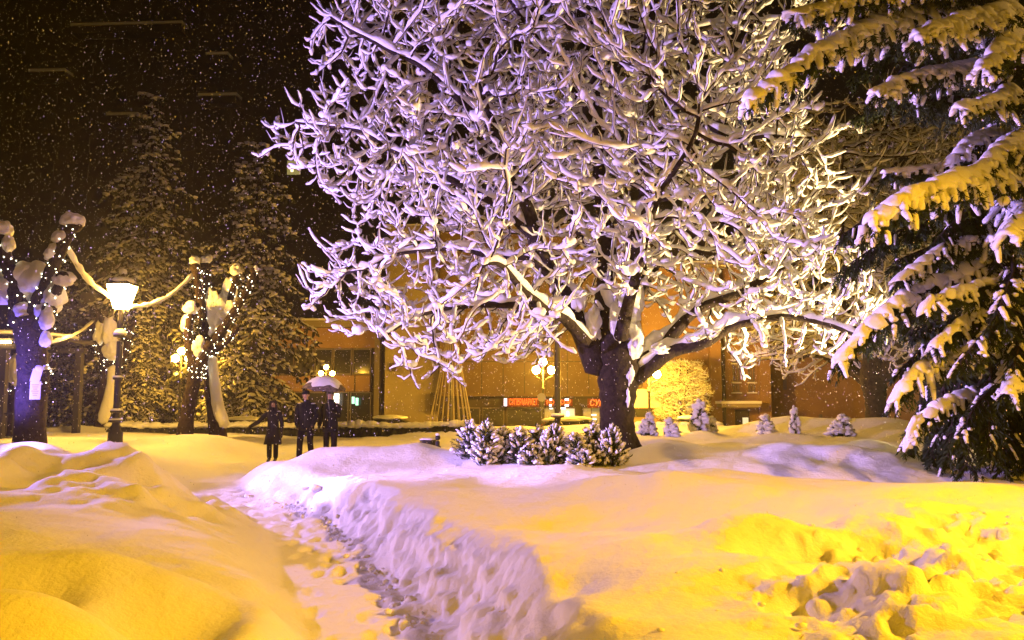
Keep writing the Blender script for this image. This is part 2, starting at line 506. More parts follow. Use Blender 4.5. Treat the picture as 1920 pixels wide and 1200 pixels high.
def floodlight(label, loc, aim, color, power, cone, blend=0.6, k=1.0):
    """a ground floodlight: yoke, housing and glass, and the light it gives"""
    gzv = gz(loc[0], loc[1])
    t = thing('floodlight', label, 'floodlight', (loc[0], loc[1], gzv), 0, 'floodlights aimed at the trees')
    h = loc[2] - gzv
    d = (Vector(aim) - Vector(loc)).normalized()
    q = d.to_track_quat('-Z', 'Y').to_matrix()
    b = MB(); b.box((0, 0, h), (0.34 * k, 0.26 * k, 0.16 * k), 0, 0, q); b.box(Vector((0, 0, h)) - d * 0.10 * k, (0.24 * k, 0.18 * k, 0.06 * k), 0, 0, q)
    b.build('housing', M['iron'], t, False)
    y = MB(); y.box((0.2 * k, 0, h / 2), (0.02, 0.05, h)); y.box((-0.2 * k, 0, h / 2), (0.02, 0.05, h)); y.box((0, 0, 0.01), (0.42 * k, 0.1, 0.02))
    y.build('yoke', M['iron'], t, False)
    g = MB(); g.box(Vector((0, 0, h)) + d * 0.083 * k, (0.30 * k, 0.22 * k, 0.006), 0, 0, q)
    g.build('lens', mat('lamp lens', (0.8, 0.8, 0.8), 0.2, 0.5, emit=color, estr=30, sample=False), t, False)
    lo = Vector((0, 0, h)) + d * 0.16 * k
    lamp_light('flood_light', 'SPOT', lo, color, power, 0.12 * k, lo + d, cone, blend, t)
    return t


def mast_lamp(label, loc, color, power, aim, cone):
    z0 = gz(loc[0], loc[1])
    t = thing('street_lamp', label, 'street lamp', (loc[0], loc[1], z0), 0, 'tall street lamps outside the view')
    h = loc[2] - z0
    b = MB(); b.tube([(0, -0.9, 0), (0, -0.9, h * 0.5), (0, -0.85, h - 0.3), (0, -0.5, h + 0.12), (0, 0, h + 0.12)], [0.09, 0.07, 0.05, 0.04, 0.04], 8)
    b.build('pole', M['steel'], t)
    b = MB(); b.blob((0, 0, h + 0.15), (0.2, 0.38, 0.1), 2, 0, 0.02)
    b.build('lamp_head', M['steel'], t)
    lo = Vector((0, 0, h - 0.06))
    lamp_light('sodium_light', 'SPOT', lo, color, power, 0.16, lo + Vector(aim) - Vector(loc), cone, 1.0, t)
    return t


floodlight('violet floodlight on a short stand in the snow beside the left trees', (-9.6, 11.2, 1.6), (-0.6, 16.4, 5.8), VIOLET, 10500, R(98), 0.85)
floodlight('violet floodlight on a tall stand left of the heap, shining on the path wall', (-12.5, 13.7, 4.0), (-3.0, 10.2, 0.3), VIOLET, 10500, R(40), 0.6)
floodlight('added narrow violet floodlight beside the wide one, aimed at the large spruce', (-9.4, 10.2, 1.9), (7.0, 11.2, 4.2), VIOLET, 15000, R(27), 0.6)  # added unseen beam, puts violet light on the large spruce
floodlight('added low violet floodlight behind the left heap, skimming the long snow bank', (-9.2, 10.7, 1.75), (5.2, 13.6, 0.7), VIOLET, 13000, R(24), 0.7)  # added unseen beam that brightens the right snow bank
floodlight('small blue floodlight at the foot of the thick pollard', (-11.2, 15.7, 0.95), (-11.0, 18.0, 2.2), (0.15, 0.10, 1.0), 2600, R(60), 0.9)
floodlight('cream floodlight in the snow behind the large spruce, facing the big tree', (9.4, 15.2, gz(9.4, 15.2) + 0.22), (3.4, 15.0, 6.6), CREAM, 12500, R(100), 0.8)
mast_lamp('tall sodium street lamp outside the view on the right', (9.6, 2.8, 6.6), SODIUM, 10500, (2.0, 4.6, 0.5), R(112))
mast_lamp('added sodium fill lamp behind the viewer on the left', (-6.0, -4.5, 7.6), SODIUM, 2500, (-1.0, 5.5, 0.5), R(92))  # added as fill for the path wall and the left heap
mast_lamp('tall sodium street lamp beyond the large spruce on the right', (14.5, 8.5, 9.6), (1.0, 0.55, 0.12), 1200, (8.0, 11.5, 4.5), R(100))

# ------------------------------------------------------------------ materials of the buildings
BM = {
    'panel': mat('ochre cladding', (0.15, 0.10, 0.055), 0.8, 0.2, [(3, 0.2, 0.05)], vary=(0.5, 0.85, 1.1)),
    'panel2': mat('orange render', (0.34, 0.21, 0.11), 0.85, 0.15, [(6, 0.2, 0.03)], vary=(0.6, 0.8, 1.15)),
    'stone': mat('pale render', (0.30, 0.25, 0.16), 0.85, 0.15, [(6, 0.2, 0.03)], vary=(0.4, 0.75, 1.1)),
    'dark': mat('dark facade', (0.06, 0.045, 0.035), 0.7, 0.3),
    'glass': mat('dark window', (0.02, 0.02, 0.022), 0.15, 0.5),
    'frame': mat('window frame', (0.18, 0.15, 0.12), 0.6, 0.3),
    'tower': mat('tower panels', (0.035, 0.025, 0.022), 0.9, 0.1, vary=(0.15, 0.8, 1.15)),
    'dark_pane': mat('unlit tower window', (0.020, 0.015, 0.014), 0.6, 0.1),
    'litwin': mat('lit window', (0.6, 0.55, 0.3), 0.5, 0.2, emit=(0.95, 0.78, 0.25), estr=0.32),
    'lamp_in': mat('ceiling lamp', (0.8, 0.8, 0.7), 0.5, 0.2, emit=(1, 0.9, 0.5), estr=3),
    'shop': mat('lit shop interior', (0.6, 0.62, 0.55), 0.5, 0.2, emit=(0.75, 0.78, 0.62), estr=0.55),
    'shop_dim': mat('dim shop interior', (0.4, 0.38, 0.25), 0.5, 0.2, emit=(0.55, 0.48, 0.20), estr=0.22),
    'shop_hi': mat('shop light strip', (0.8, 0.8, 0.8), 0.5, 0.2, emit=(1, 1, 0.9), estr=2.5),
    'door_lit': mat('lit doorway', (0.6, 0.6, 0.5), 0.5, 0.2, emit=(0.92, 0.88, 0.55), estr=0.75),
    'green': mat('green lit sign', (0.4, 0.6, 0.5), 0.5, 0.2, emit=(0.35, 1.0, 0.72), estr=1.6),
    'white_lit': mat('white light box', (0.8, 0.8, 0.9), 0.5, 0.2, emit=(0.80, 0.72, 1.0), estr=2.2),
    'red': mat('red neon letters', (0.8, 0.1, 0.05), 0.5, 0.2, emit=(1.0, 0.13, 0.02), estr=2.2),
    'red_hot': mat('bright orange letters', (0.8, 0.1, 0.05), 0.5, 0.2, emit=(1.0, 0.20, 0.03), estr=2.0),
    'sign_board': mat('red glow sign board', (0.10, 0.02, 0.015), 0.7, 0.2, emit=(1.0, 0.06, 0.01), estr=0.10),  # faint red emission stands in for neon light falling on the board
}


def part(name, mats, parent, boxes, m=None):
    b = MB()
    for q in boxes:
        b.box(*q)
    return b.build(name, mats, parent, False)


def window(parent, x0, x1, z0, z1, y, pane=None, depth=0.12, sill=True, frame=None):
    """frame ring with a recessed pane; local coordinates of the building, front at y (facing -y)"""
    w, h, cx, cz = x1 - x0, z1 - z0, (x0 + x1) / 2, (z0 + z1) / 2
    f = 0.09
    fr = part('window', frame or BM['frame'], parent, [((x0 + f / 2, y - 0.03, cz), (f, 0.1, h)), ((x1 - f / 2, y - 0.03, cz), (f, 0.1, h)), ((cx, y - 0.03, z1 - f / 2), (w - 2 * f, 0.1, f)), ((cx, y - 0.03, z0 + f / 2), (w - 2 * f, 0.1, f)),
                                              ((cx, y - 0.03, cz), (0.05, 0.07, h - 2 * f))])
    part('pane', pane or BM['glass'], fr, [((cx, y + 0.012, cz), (w - 0.1, 0.02, h - 0.1))])
    if sill:
        part('sill', M['far_snow'], fr, [((cx, y - 0.12, z0 - 0.05), (w + 0.2, 0.2, 0.08))])
    return fr


def text_mesh(body, size, m, parent, loc, shear=0.0, depth=0.03, width=None, name='lettering'):
    c = bpy.data.curves.new(name, 'FONT'); c.body = body; c.size = size; c.extrude = depth; c.shear = shear; c.align_x = 'CENTER'; c.align_y = 'CENTER'
    o = bpy.data.objects.new(name, c); COL.objects.link(o)
    bpy.context.view_layer.update()
    me = bpy.data.meshes.new_from_object(o.evaluated_get(bpy.context.evaluated_depsgraph_get()))
    bpy.data.objects.remove(o)
    me.materials.clear(); me.materials.append(m)
    o = bpy.data.objects.new(name, me); COL.objects.link(o)
    o.parent = parent; o.location = loc; o.rotation_euler = (R(90), 0, 0)
    if width:
        xs = [v.co.x for v in me.vertices]
        o.scale = (width / (max(xs) - min(xs)), 1, 1)
    return o


def X(px, Y):
    return (px - 960) / 1500 * Y


def Z(py, Y):
    return at(960, py, Y).z


# ------------------------------------------------------------------ long low building on the left with two bands
Y0 = 58.0
G = -0.42
b1 = thing('low_building', 'low two storey building with pale horizontal bands and dark ribbon windows', 'building', (X(600, Y0), Y0, G))
ox, oy = X(600, Y0), Y0


def bx(px0, px1, py0, py1, Y, d, dy=0.0):
    """box whose front face spans the pixels at distance Y and runs d metres back, relative to (ox, oy, G)"""
    x0, x1 = X(px0, Y), X(px1, Y); z1, z0 = Z(py0, Y), Z(py1, Y)
    return (((x0 + x1) / 2 - ox, Y - oy + d / 2 + dy, (z0 + z1) / 2 - G), (x1 - x0, d, z1 - z0))


part('wall', BM['dark'], b1, [bx(430, 722, 612, 800, Y0 + 0.6, 12)])
rf = part('roof', BM['stone'], b1, [bx(425, 712, 601, 613, Y0 - 0.3, 13)])
part('roof_snow', M['far_snow'], rf, [bx(425, 712, 597, 601, Y0 - 0.25, 12.9)])
part('fascia', BM['panel2'], b1, [bx(440, 702, 615, 652, Y0, 0.6)])
part('fascia', BM['panel2'], b1, [bx(440, 694, 704, 734, Y0, 0.6)])
part('mullion', BM['dark'], b1, [bx(665, 667, 704, 734, Y0 - 0.05, 0.05)])
for k in range(7):
    a, b_ = 445 + k * 36, 445 + k * 36 + 34
    f = part('window', BM['frame'], b1, [bx(a, b_, 653, 656, Y0 + 0.3, 0.25), bx(a, b_, 700, 703, Y0 + 0.3, 0.25), bx(a, a + 1.5, 656, 700, Y0 + 0.3, 0.25), bx(b_ - 1.5, b_, 656, 700, Y0 + 0.3, 0.25)])
    part('pane', BM['glass'], f, [bx(a + 1.5, b_ - 1.5, 656, 700, Y0 + 0.45, 0.1)])
for k in range(6):
    a, b_ = 448 + k * 42, 448 + k * 42 + 39
    f = part('window', BM['frame'], b1, [bx(a, b_, 735, 737, Y0 + 0.3, 0.25), bx(a, a + 1.5, 737, 790, Y0 + 0.3, 0.25), bx(b_ - 1.5, b_, 737, 790, Y0 + 0.3, 0.25)])
    part('pane', BM['glass'], f, [bx(a + 1.5, b_ - 1.5, 737, 790, Y0 + 0.45, 0.1)])
part('pilaster', BM['stone'], b1, [bx(702, 712, 613, 800, Y0 - 0.2, 0.8)])
part('lit_sign', BM['green'], b1, [bx(661, 666, 744, 757, Y0 - 0.1, 0.1)])
part('lit_sign', BM['green'], b1, [bx(668, 673, 746, 760, Y0 - 0.1, 0.1)])
part('lit_gap', BM['door_lit'], b1, [bx(560, 562, 747, 759, Y0 - 0.1, 0.1)])
part('lit_globe', BM['shop_hi'], b1, [bx(627, 637, 738, 760, Y0 - 0.15, 0.1)])

# ------------------------------------------------------------------ supermarket block in the middle
Y1 = 54.0
ox, oy = X(960, Y1), Y1
b2 = thing('supermarket_building', 'big ochre panelled shop building with red neon signs over its dark ground floor', 'building', (ox, oy, G))
part('wall', BM['dark'], b2, [bx(822, 1345, 430, 742, Y1, 14)])
part('side_wall', BM['stone'], b2, [bx(722, 822, 470, 800, Y1 + 1.0, 13)])
part('blank_window', BM['dark'], b2, [bx(808, 844, 736, 772, Y1 - 0.06, 0.05)])
part('ground_floor', BM['dark'], b2, [bx(822, 1345, 742, 802, Y1 + 1.2, 12)])
part('canopy', BM['panel'], b2, [bx(820, 1347, 738, 743, Y1 - 0.9, 2.1)])
rf = part('roof', BM['stone'], b2, [bx(718, 1350, 424, 432, Y1 - 0.3, 14.5)])
part('roof_snow', M['far_snow'], rf, [bx(718, 1350, 420, 424, Y1 - 0.2, 14.3)])
part('speaker_box', BM['dark'], b2, [bx(730, 741, 681, 696, Y1 + 0.7, 0.3)])
for k in range(13):      # cladding sheets, each with its joint
    for r_ in range(5):
        a = 823 + k * 40.1
        t_ = 434 + r_ * 61
        part('panel', BM['panel'], b2, [bx(a + 0.9, a + 39.2, t_ + 0.9, t_ + 60.1, Y1 - 0.06, 0.055)])
for a, b_, m_ in [(858, 900, 'glass'), (905, 945, 'glass'), (1020, 1050, 'shop_dim'), (1050, 1078, 'shop'), (1092, 1108, 'shop_dim'), (1108, 1124, 'shop_dim'), (1135, 1180, 'glass'), (1200, 1240, 'glass'), (950, 1015, 'glass')]:
    f = part('window', BM['frame'], b2, [bx(a, b_, 764, 766, Y1 + 1.0, 0.18), bx(a, a + 1, 766, 800, Y1 + 1.0, 0.18), bx(b_ - 1, b_, 766, 800, Y1 + 1.0, 0.18)])
    part('pane', BM[m_], f, [bx(a + 1, b_ - 1, 766, 800, Y1 + 1.08, 0.1)])
for a, b_, c, d in [(1030, 1036, 765, 767), (1049, 1060, 764, 767), (1049, 1054, 775, 779), (1062, 1066, 771, 783), (1108, 1117, 777, 779), (1108, 1117, 785, 787)]:
    part('light_strip', BM['shop_hi'], b2, [bx(a, b_, c, d, Y1 + 0.9, 0.05)])


def sign(label, px0, px1, py0, py1, body, hot, shear=0.0, squeeze=True, fade=None):
    w, h = X(px1, Y1) - X(px0, Y1), Z(py0, Y1) - Z(py1, Y1)
    c = ((X(px0, Y1) + X(px1, Y1)) / 2, Y1 - 1.05, (Z(py0, Y1) + Z(py1, Y1)) / 2)
    s = thing('shop_sign', label, 'sign', c, 0, 'red neon shop signs')
    part('board', BM['sign_board'], s, [((0, 0.05, 0), (w + 0.2, 0.1, h + 0.12))])
    text_mesh(body, h * 1.18, BM['red_hot'] if hot else BM['red'], s, (0, -0.03, 0), shear, 0.025, w * 0.97 if squeeze else None)
    return s


sign('small red neon sign reading СУПЕРМАРКЕТ beside a white light box', 954, 1007, 747.5, 760.5, 'СУПЕРМАРКЕТ', False)
s2 = sign('red neon sign half hidden by the dark pole, white boxes at its corners', 1023, 1068, 750, 759, 'НО    СОР', False)
s3 = sign('large slanted red neon sign reading СУП, cut off by the big trunk', 1101, 1128, 749, 762.5, 'СУП', True, 0.22)
for px, py in [(1031, 749), (1060, 749), (1030, 760), (1060, 760)]:
    w = X(1033, Y1) - X(1030, Y1)
    o = part('corner_box', BM['white_lit'], s2, [((X(px, Y1) - s2.location.x, -0.06, Z(py, Y1) - s2.location.z), (w * (2.4 if px > 1040 else 1.4), 0.08, 0.14))])
o = part('light_box', BM['white_lit'], None, [((0, 0, 0), (0.20, 0.12, 0.50))])
o.location = (X(948, Y1), Y1 - 1.05, Z(754, Y1)); tag(o, 'upright white and violet light box left of the small neon sign', 'light box')

# ------------------------------------------------------------------ orange house with pilasters on the right
Y2 = 50.0
ox, oy = X(1380, Y2), Y2
b3 = thing('orange_building', 'tall orange rendered house with pilasters and narrow stacked windows behind the bare tree', 'building', (ox, oy, G))
part('wall', BM['panel2'], b3, [bx(1205, 1425, 500, 800, Y2 + 0.3, 12)])
part('wall', BM['panel2'], b3, [bx(1425, 1720, 560, 800, Y2 + 2.0, 10)])
part('pilaster', BM['panel2'], b3, [bx(1332, 1352, 500, 800, Y2 - 0.3, 0.6)])
part('pilaster', BM['panel2'], b3, [bx(1424, 1444, 500, 800, Y2 - 0.3, 0.6)])
part('downpipe', BM['dark'], b3, [bx(1353, 1359, 500, 800, Y2 + 0.05, 0.2)])
part('downpipe', BM['dark'], b3, [bx(1330, 1332, 500, 800, Y2 + 0.05, 0.2)])
rf = part('roof', BM['stone'], b3, [bx(1200, 1450, 494, 501, Y2 - 0.6, 13)])
part('roof_snow', M['far_snow'], rf, [bx(1200, 1450, 489, 494, Y2 - 0.5, 12.8)])
for (a, b_) in ((1375, 1387), (1404, 1416)):
    for (c, d) in ((560, 590), (606, 624), (668, 680), (684, 716), (720, 735)):
        x0, x1 = X(a, Y2) - ox, X(b_, Y2) - ox
        window(b3, x0, x1, Z(d, Y2) - G, Z(c, Y2) - G, 0.3)
for c in (602, 640):
    part('string_course', BM['stone'], b3, [bx(1352, 1424, c, c + 3, Y2 + 0.1, 0.25)])
cn = part('porch_canopy', BM['stone'], b3, [bx(1352, 1424, 757, 764, Y2 - 1.6, 1.8)])
part('canopy_snow', M['far_snow'], cn, [bx(1350, 1426, 752, 757, Y2 - 1.7, 2.0)])
part('doorway', BM['dark'], b3, [bx(1376, 1402, 768, 800, Y2 + 0.2, 0.15)])
part('porch_lamp', BM['door_lit'], b3, [bx(1390, 1400, 783, 797, Y2 + 0.1, 0.1)])
dw_ = part('door_frame', BM['frame'], b3, [bx(1281, 1283, 756, 800, Y2 + 0.05, 0.25), bx(1310, 1312, 756, 800, Y2 + 0.05, 0.25), bx(1283, 1310, 755, 757, Y2 + 0.05, 0.25)])
part('lit_door', BM['door_lit'], dw_, [bx(1283, 1310, 757, 800, Y2 + 0.2, 0.1)])
part('wall_lamp', BM['shop_hi'], b3, [bx(1306, 1311, 736.5, 738, Y2 + 0.1, 0.2)])
for px, c, d in ((1462, 700, 730), (1490, 700, 730), (1524, 783, 797), (1557, 778, 788), (1630, 785, 802), (1655, 700, 730)):
    window(b3, X(px - 3, Y2) - ox, X(px + 3, Y2) - ox, Z(d, Y2) - G, Z(c, Y2) - G, 2.0, BM['shop'] if px in (1524, 1630) else None, sill=False)

# ------------------------------------------------------------------ kiosk with a rounded snowy roof
Y3 = 47.0
kx = X(1203, Y3)
k = thing('kiosk', 'round roofed kiosk glowing yellow behind the globe lamp post', 'kiosk', (kx, Y3, gz(kx, Y3) - 0.05))
part('wall', BM['panel2'], k, [((0, 0.9, 0.75), (2.0, 1.8, 1.5))])
b = MB()
pts = []
for i in range(13):
    a_ = math.pi * i / 12
    pts.append((-math.cos(a_) * 1.15, math.sin(a_) * 1.1 + 1.5))
v = [(x, -0.1, z) for x, z in pts] + [(x, 1.95, z) for x, z in pts]
b.add(v, [(i, i + 1, i + 14, i + 13) for i in range(12)])
b.add([(0, -0.1, 1.5)] + [(x, -0.1, z) for x, z in pts], None, [(0, i + 2, i + 1) for i in range(12)])
b.build('roof', M['far_snow'], k, True)
part('counter', BM['frame'], k, [((0, -0.06, 0.9), (1.6, 0.1, 0.06))])
part('hatch', BM['glass'], k, [((0, -0.012, 1.2), (1.3, 0.02, 0.5))])

# ------------------------------------------------------------------ tower block far behind
Y4 = 92.0
ox, oy = X(300, Y4), Y4
tw = thing('apartment_tower', 'dark apartment tower in the snowfall with one lit window', 'building', (ox, oy, G), R(-3))
part('wall', BM['tower'], tw, [((4, 8, 29), (64, 14, 58))])
for r_ in range(15):
    zz = 3.4 + r_ * 3.1
    for c_ in range(13):
        xx = -24 + c_ * 4.3
        lit = abs(xx + X(300, Y4) - X(517, Y4)) < 2.2 and abs(zz + 0.9 - (Z(290, Y4) - G)) < 1.6
        f = part('window', BM['litwin'] if lit else BM['dark_pane'], tw, [((xx, 0.994, zz + 0.85), (1.6, 0.02, 1.7))])
        if lit:
            part('ceiling_lamp', BM['lamp_in'], f, [((xx - 0.2, 0.975, zz + 0.5), (0.3, 0.02, 0.3))])
for zz, x0, x1 in ((Z(46, Y4), 99, 320), (Z(106, Y4), 372, 412), (Z(182, Y4), 360, 432), (Z(130, Y4), 20, 90), (Z(215, Y4), 180, 240)):
    ld = part('balcony', BM['tower'], tw, [((X((x0 + x1) / 2, Y4) - ox, 0.2, zz - G - 0.6), (X(x1, Y4) - X(x0, Y4), 1.6, 1.0))])
    part('balcony_snow', M['far_snow'], ld, [((X((x0 + x1) / 2, Y4) - ox, 0.2, zz - G), (X(x1, Y4) - X(x0, Y4) + 0.2, 1.8, 0.3))])

# ------------------------------------------------------------------ snow on branches
def snow_along(mb, p, wr, s, k=6, seed=0, wind=(0.22, -0.12)):
    """a roll of snow lying along the branch path p (radius wr), thin where the branch stands upright"""
    p = np.asarray(p, float); n = len(p)
    if n < 2:
        return
    wr = np.full(n, wr, float) if np.isscalar(wr) else np.asarray(wr, float)
    tg = np.empty_like(p)
    tg[1:-1] = p[2:] - p[:-2]; tg[0] = p[1] - p[0]; tg[-1] = p[-1] - p[-2]
    tg /= np.linalg.norm(tg, axis=1)[:, None] + 1e-9
    up = np.array([wind[0], wind[1], 1.0])
    off = up - (tg @ up)[:, None] * tg
    hz = np.sqrt(tg[:, 0] ** 2 + tg[:, 1] ** 2)
    off /= np.linalg.norm(off, axis=1)[:, None] + 1e-9
    u = np.arange(n) * 0.9 + seed * 3.71
    nz = 0.55 + 0.90 * vn(u, np.full(n, seed * 1.3), 3)
    nz2 = 0.7 + 0.6 * vn(u * 2.3, np.full(n, seed * 0.7 + 9), 4)
    r = (s + wr * 0.55) * (0.40 + 0.60 * hz) * nz * nz2
    e = np.ones(n); e[0] = 0.55; e[-1] = 0.50
    if n > 3:
        e[1] = 0.9
    r = r * e
    mb.tube(p + off * (wr * 0.5 + r * 0.72)[:, None], r, k, 0)


def smooth_path(p, sub=3):
    """Catmull-Rom through the points"""
    p = np.asarray([tuple(a) for a in p], float)
    q = np.vstack([2 * p[0] - p[1], p, 2 * p[-1] - p[-2]])
    out = []
    for i in range(1, len(q) - 2):
        for t in np.linspace(0, 1, sub, endpoint=False):
            out.append(0.5 * ((2 * q[i]) + (-q[i - 1] + q[i + 1]) * t + (2 * q[i - 1] - 5 * q[i] + 4 * q[i + 1] - q[i + 2]) * t * t + (-q[i - 1] + 3 * q[i] - 3 * q[i + 1] + q[i + 2]) * t ** 3))
    out.append(p[-1])
    return np.array(out)


# ------------------------------------------------------------------ the big tree in the middle
TREE_X, TREE_Y = at(1155, 830, 17.0)[:2]
TREE_Z = gz(TREE_X, TREE_Y) - 0.1


def grow_big_tree():
    rd = random.Random(11)
    rg = np.random.default_rng(5)
    limbs = [   # (px, py, distance) along each limb, radius at its start and end
        ([(1122, 690, 17), (1098, 620, 17), (1062, 545, 16.8), (1012, 450, 16.4), (968, 345, 16.0), (930, 250, 15.6), (895, 150, 15.2)], 0.30, 0.05),
        ([(1145, 680, 17.1), (1136, 570, 17.2), (1131, 400, 17.3), (1128, 250, 17.3), (1120, 100, 17.2), (1108, -60, 17.0), (1100, -180, 17)], 0.26, 0.07),
        ([(1172, 680, 17), (1186, 530, 16.9), (1206, 380, 16.7), (1212, 250, 16.6), (1216, 100, 16.5), (1232, -60, 16.4), (1250, -170, 16.3)], 0.27, 0.07),
        ([(1185, 690, 17), (1245, 640, 16.9), (1310, 590, 16.8), (1385, 553, 16.6), (1460, 512, 16.3), (1550, 482, 16.0)], 0.20, 0.04),
        ([(1180, 715, 16.9), (1245, 672, 16.7), (1318, 640, 16.5), (1385, 597, 16.3), (1470, 592, 16.0), (1560, 618, 15.7), (1630, 650, 15.5)], 0.19, 0.035),
        ([(1108, 650, 16.9), (1030, 575, 15.6), (958, 502, 14.4), (905, 492, 13.7)], 0.15, 0.04),
        ([(1085, 600, 17.1), (965, 562, 17.1), (830, 570, 16.8), (715, 625, 16.4)], 0.14, 0.03),
        ([(1150, 620, 17.3), (1118, 490, 18.8), (1050, 350, 20.4), (985, 200, 21.4)], 0.17, 0.04),
        ([(1180, 600, 17.3), (1255, 450, 18.8), (1335, 310, 20.2), (1400, 160, 20.8)], 0.16, 0.04),
        ([(1165, 630, 16.6), (1190, 500, 15.0), (1245, 350, 13.7), (1310, 225, 13.0)], 0.16, 0.035),
        ([(1012, 450, 16.4), (860, 345, 16.2), (700, 262, 16.2), (560, 235, 16.2)], 0.12, 0.03),
        ([(930, 250, 15.6), (820, 150, 15.2), (700, 70, 15.0), (620, 20, 15.0)], 0.09, 0.03),
        ([(1128, 250, 17.3), (1040, 130, 16.2), (960, 20, 15.4), (900, -80, 15)], 0.10, 0.03),
        ([(1212, 250, 16.6), (1320, 235, 16.2), (1430, 262, 15.8), (1530, 268, 15.6)], 0.10, 0.03),
        ([(1206, 380, 16.7), (1300, 360, 16.2), (1400, 390, 15.7), (1500, 420, 15.4)], 0.09, 0.03),
        ([(1216, 100, 16.5), (1310, 60, 16.2), (1420, 40, 15.9), (1500, 20, 15.7)], 0.09, 0.03),
        ([(1062, 545, 16.8), (960, 480, 16.3), (820, 470, 16.0), (650, 500, 15.9)], 0.10, 0.03),
    ]
    root = thing('snow_covered_tree', 'huge spreading bare tree with every branch thickly coated in lilac snow', 'tree', (TREE_X, TREE_Y, TREE_Z))
    off = np.array([TREE_X, TREE_Y, TREE_Z])
    # trunk
    tr = [(1158, 848), (1157, 800), (1158, 760), (1159, 725), (1160, 690), (1155, 655), (1150, 620)]
    tp = np.array([at(x, y, 17.0)[:] for x, y in tr]); tp[0, 2] = TREE_Z - 0.1
    trad = np.array([0.44, 0.37, 0.36, 0.42, 0.47, 0.46, 0.30])
    b = MB()
    sp = smooth_path(tp, 4); sr = np.interp(np.linspace(0, 1, len(sp)), np.linspace(0, 1, len(tp)), trad)
    b.tube(sp - off, sr * (1 + 0.05 * np.sin(np.arange(len(sp)) * 2.1)), 18)
    # root flare
    for a in np.linspace(0, 6.28, 7)[:-1]:
        d = np.array([math.cos(a), math.sin(a), 0])
        b.tube([d * 0.25 + (0, 0, 0.55), d * 0.40 + (0, 0, 0.22), d * 0.62 + (0, 0, 0.0)], [0.14, 0.14, 0.08], 7)
    b.build('trunk', M['bark'], root)
    bs = MB()   # snow plastered in the forks and on the lee side of the trunk
    for px, py, Y, r in [(1190, 570, 16.75, (0.24, 0.22, 0.5)), (1188, 640, 16.7, (0.2, 0.2, 0.34)), (1160, 610, 16.7, (0.16, 0.2, 0.4)), (1112, 600, 16.75, (0.16, 0.2, 0.3)), (1180, 700, 16.62, (0.09, 0.08, 0.26)),
                          (1177, 740, 16.66, (0.05, 0.05, 0.2)), (1240, 655, 16.7, (0.2, 0.16, 0.14)), (1085, 560, 16.7, (0.16, 0.16, 0.22))]:
        bs.heap(np.array(at(px, py, Y)[:]) - off, r, px, 0.32, 4, 0, 0.0)
    nodes, par, rad, is_limb = [], [], [], []

    def near_node(q):
        return int(np.argmin([(n[0] - q[0]) ** 2 + (n[1] - q[1]) ** 2 + (n[2] - q[2]) ** 2 for n in nodes]))

    nodes.append(tuple(at(1150, 690, 17.0))); par.append(-1); rad.append(0.4); is_limb.append(True)
    for li, (pts, r0, r1) in enumerate(limbs):
        p = smooth_path([at(*q)[:] for q in pts], 6)
        seg = np.linalg.norm(np.diff(p, axis=0), axis=1); L = np.concatenate([[0], np.cumsum(seg)])
        m = max(4, int(L[-1] / 0.24)); s = np.linspace(0, L[-1], m)
        p = np.stack([np.interp(s, L, p[:, k]) for k in range(3)], -1)
        wob = np.stack([vn(s * 1.1 + li * 7, s * 0 + li, 5 + k) - 0.5 for k in range(3)], -1) * 0.28 * np.minimum(1, s / 1.0)[:, None]
        p = p + wob
        r = r0 + (r1 - r0) * (s / L[-1]) ** 0.75
        if li < 5:
            r = r * (1 + 0.06 * np.sin(s * 5 + li))
        prev = near_node(p[0])
        for k in range(1, m):
            nodes.append(tuple(p[k])); par.append(prev); rad.append(r[k]); is_limb.append(True); prev = len(nodes) - 1
        lb = MB(); lb.tube(p - off, r, 12 if r0 > 0.15 else 8)
        lo = lb.build('limb', M['bark'], root)
        ls = MB(); snow_along(ls, smooth_path(p, 2) - off, np.interp(np.linspace(0, 1, 2 * m - 1), np.linspace(0, 1, m), r), 0.045, 9, li)
        sn = ls.build('limb_snow', M['tree_snow'], lo)
    # crown volume the twigs fill
    cx, cy = TREE_X, TREE_Y

    def inside(q):
        x, y, z = q[:, 0] - cx, q[:, 1] - cy, q[:, 2]
        x = np.where((y < 0) & (x < 0), x * (1 - 0.075 * y), x)      # boughs on the near side are shorter
        wave = np.maximum(1.10 + 0.15 * np.sin(z * 2.3 + x * 0.7) + 0.10 * np.sin(z * 4.9 + y), 1.0)
        left = np.interp(z, [1.7, 2.3, 3.2, 4.5, 6.2, 7.6, 9.5, 12.5], [5.0, 5.9, 6.5, 7.0, 7.2, 7.8, 6.9, 5.0])
        right = np.interp(z, [1.7, 2.2, 3.0, 4.8, 6.2, 8.0, 10, 12.5], [2.0, 4.2, 5.7, 5.9, 5.0, 4.6, 4.8, 4.4])
        dep = np.interp(z, [1.7, 2.6, 4.5, 7.0, 9.5, 12.5], [1.6, 3.2, 4.8, 5.2, 4.8, 3.0])
        rx = np.where(x < 0, x / left, x / right)
        e = np.sqrt(rx ** 2 + (y / dep) ** 2) * wave
        ok = (e < 1) & (z > 1.75) & (z < 12.3)
        ok &= ~((np.abs(x) < 1.3) & (z < 3.5))
        ok &= ~((x > -0.6) & (x < 2.4) & (z < 2.9))
        ok &= ~((x > -3.2) & (x < 1) & (z < 2.2 + 0.12 * (x + 3.2)))
        return ok, e
    N = 8000
    A = []
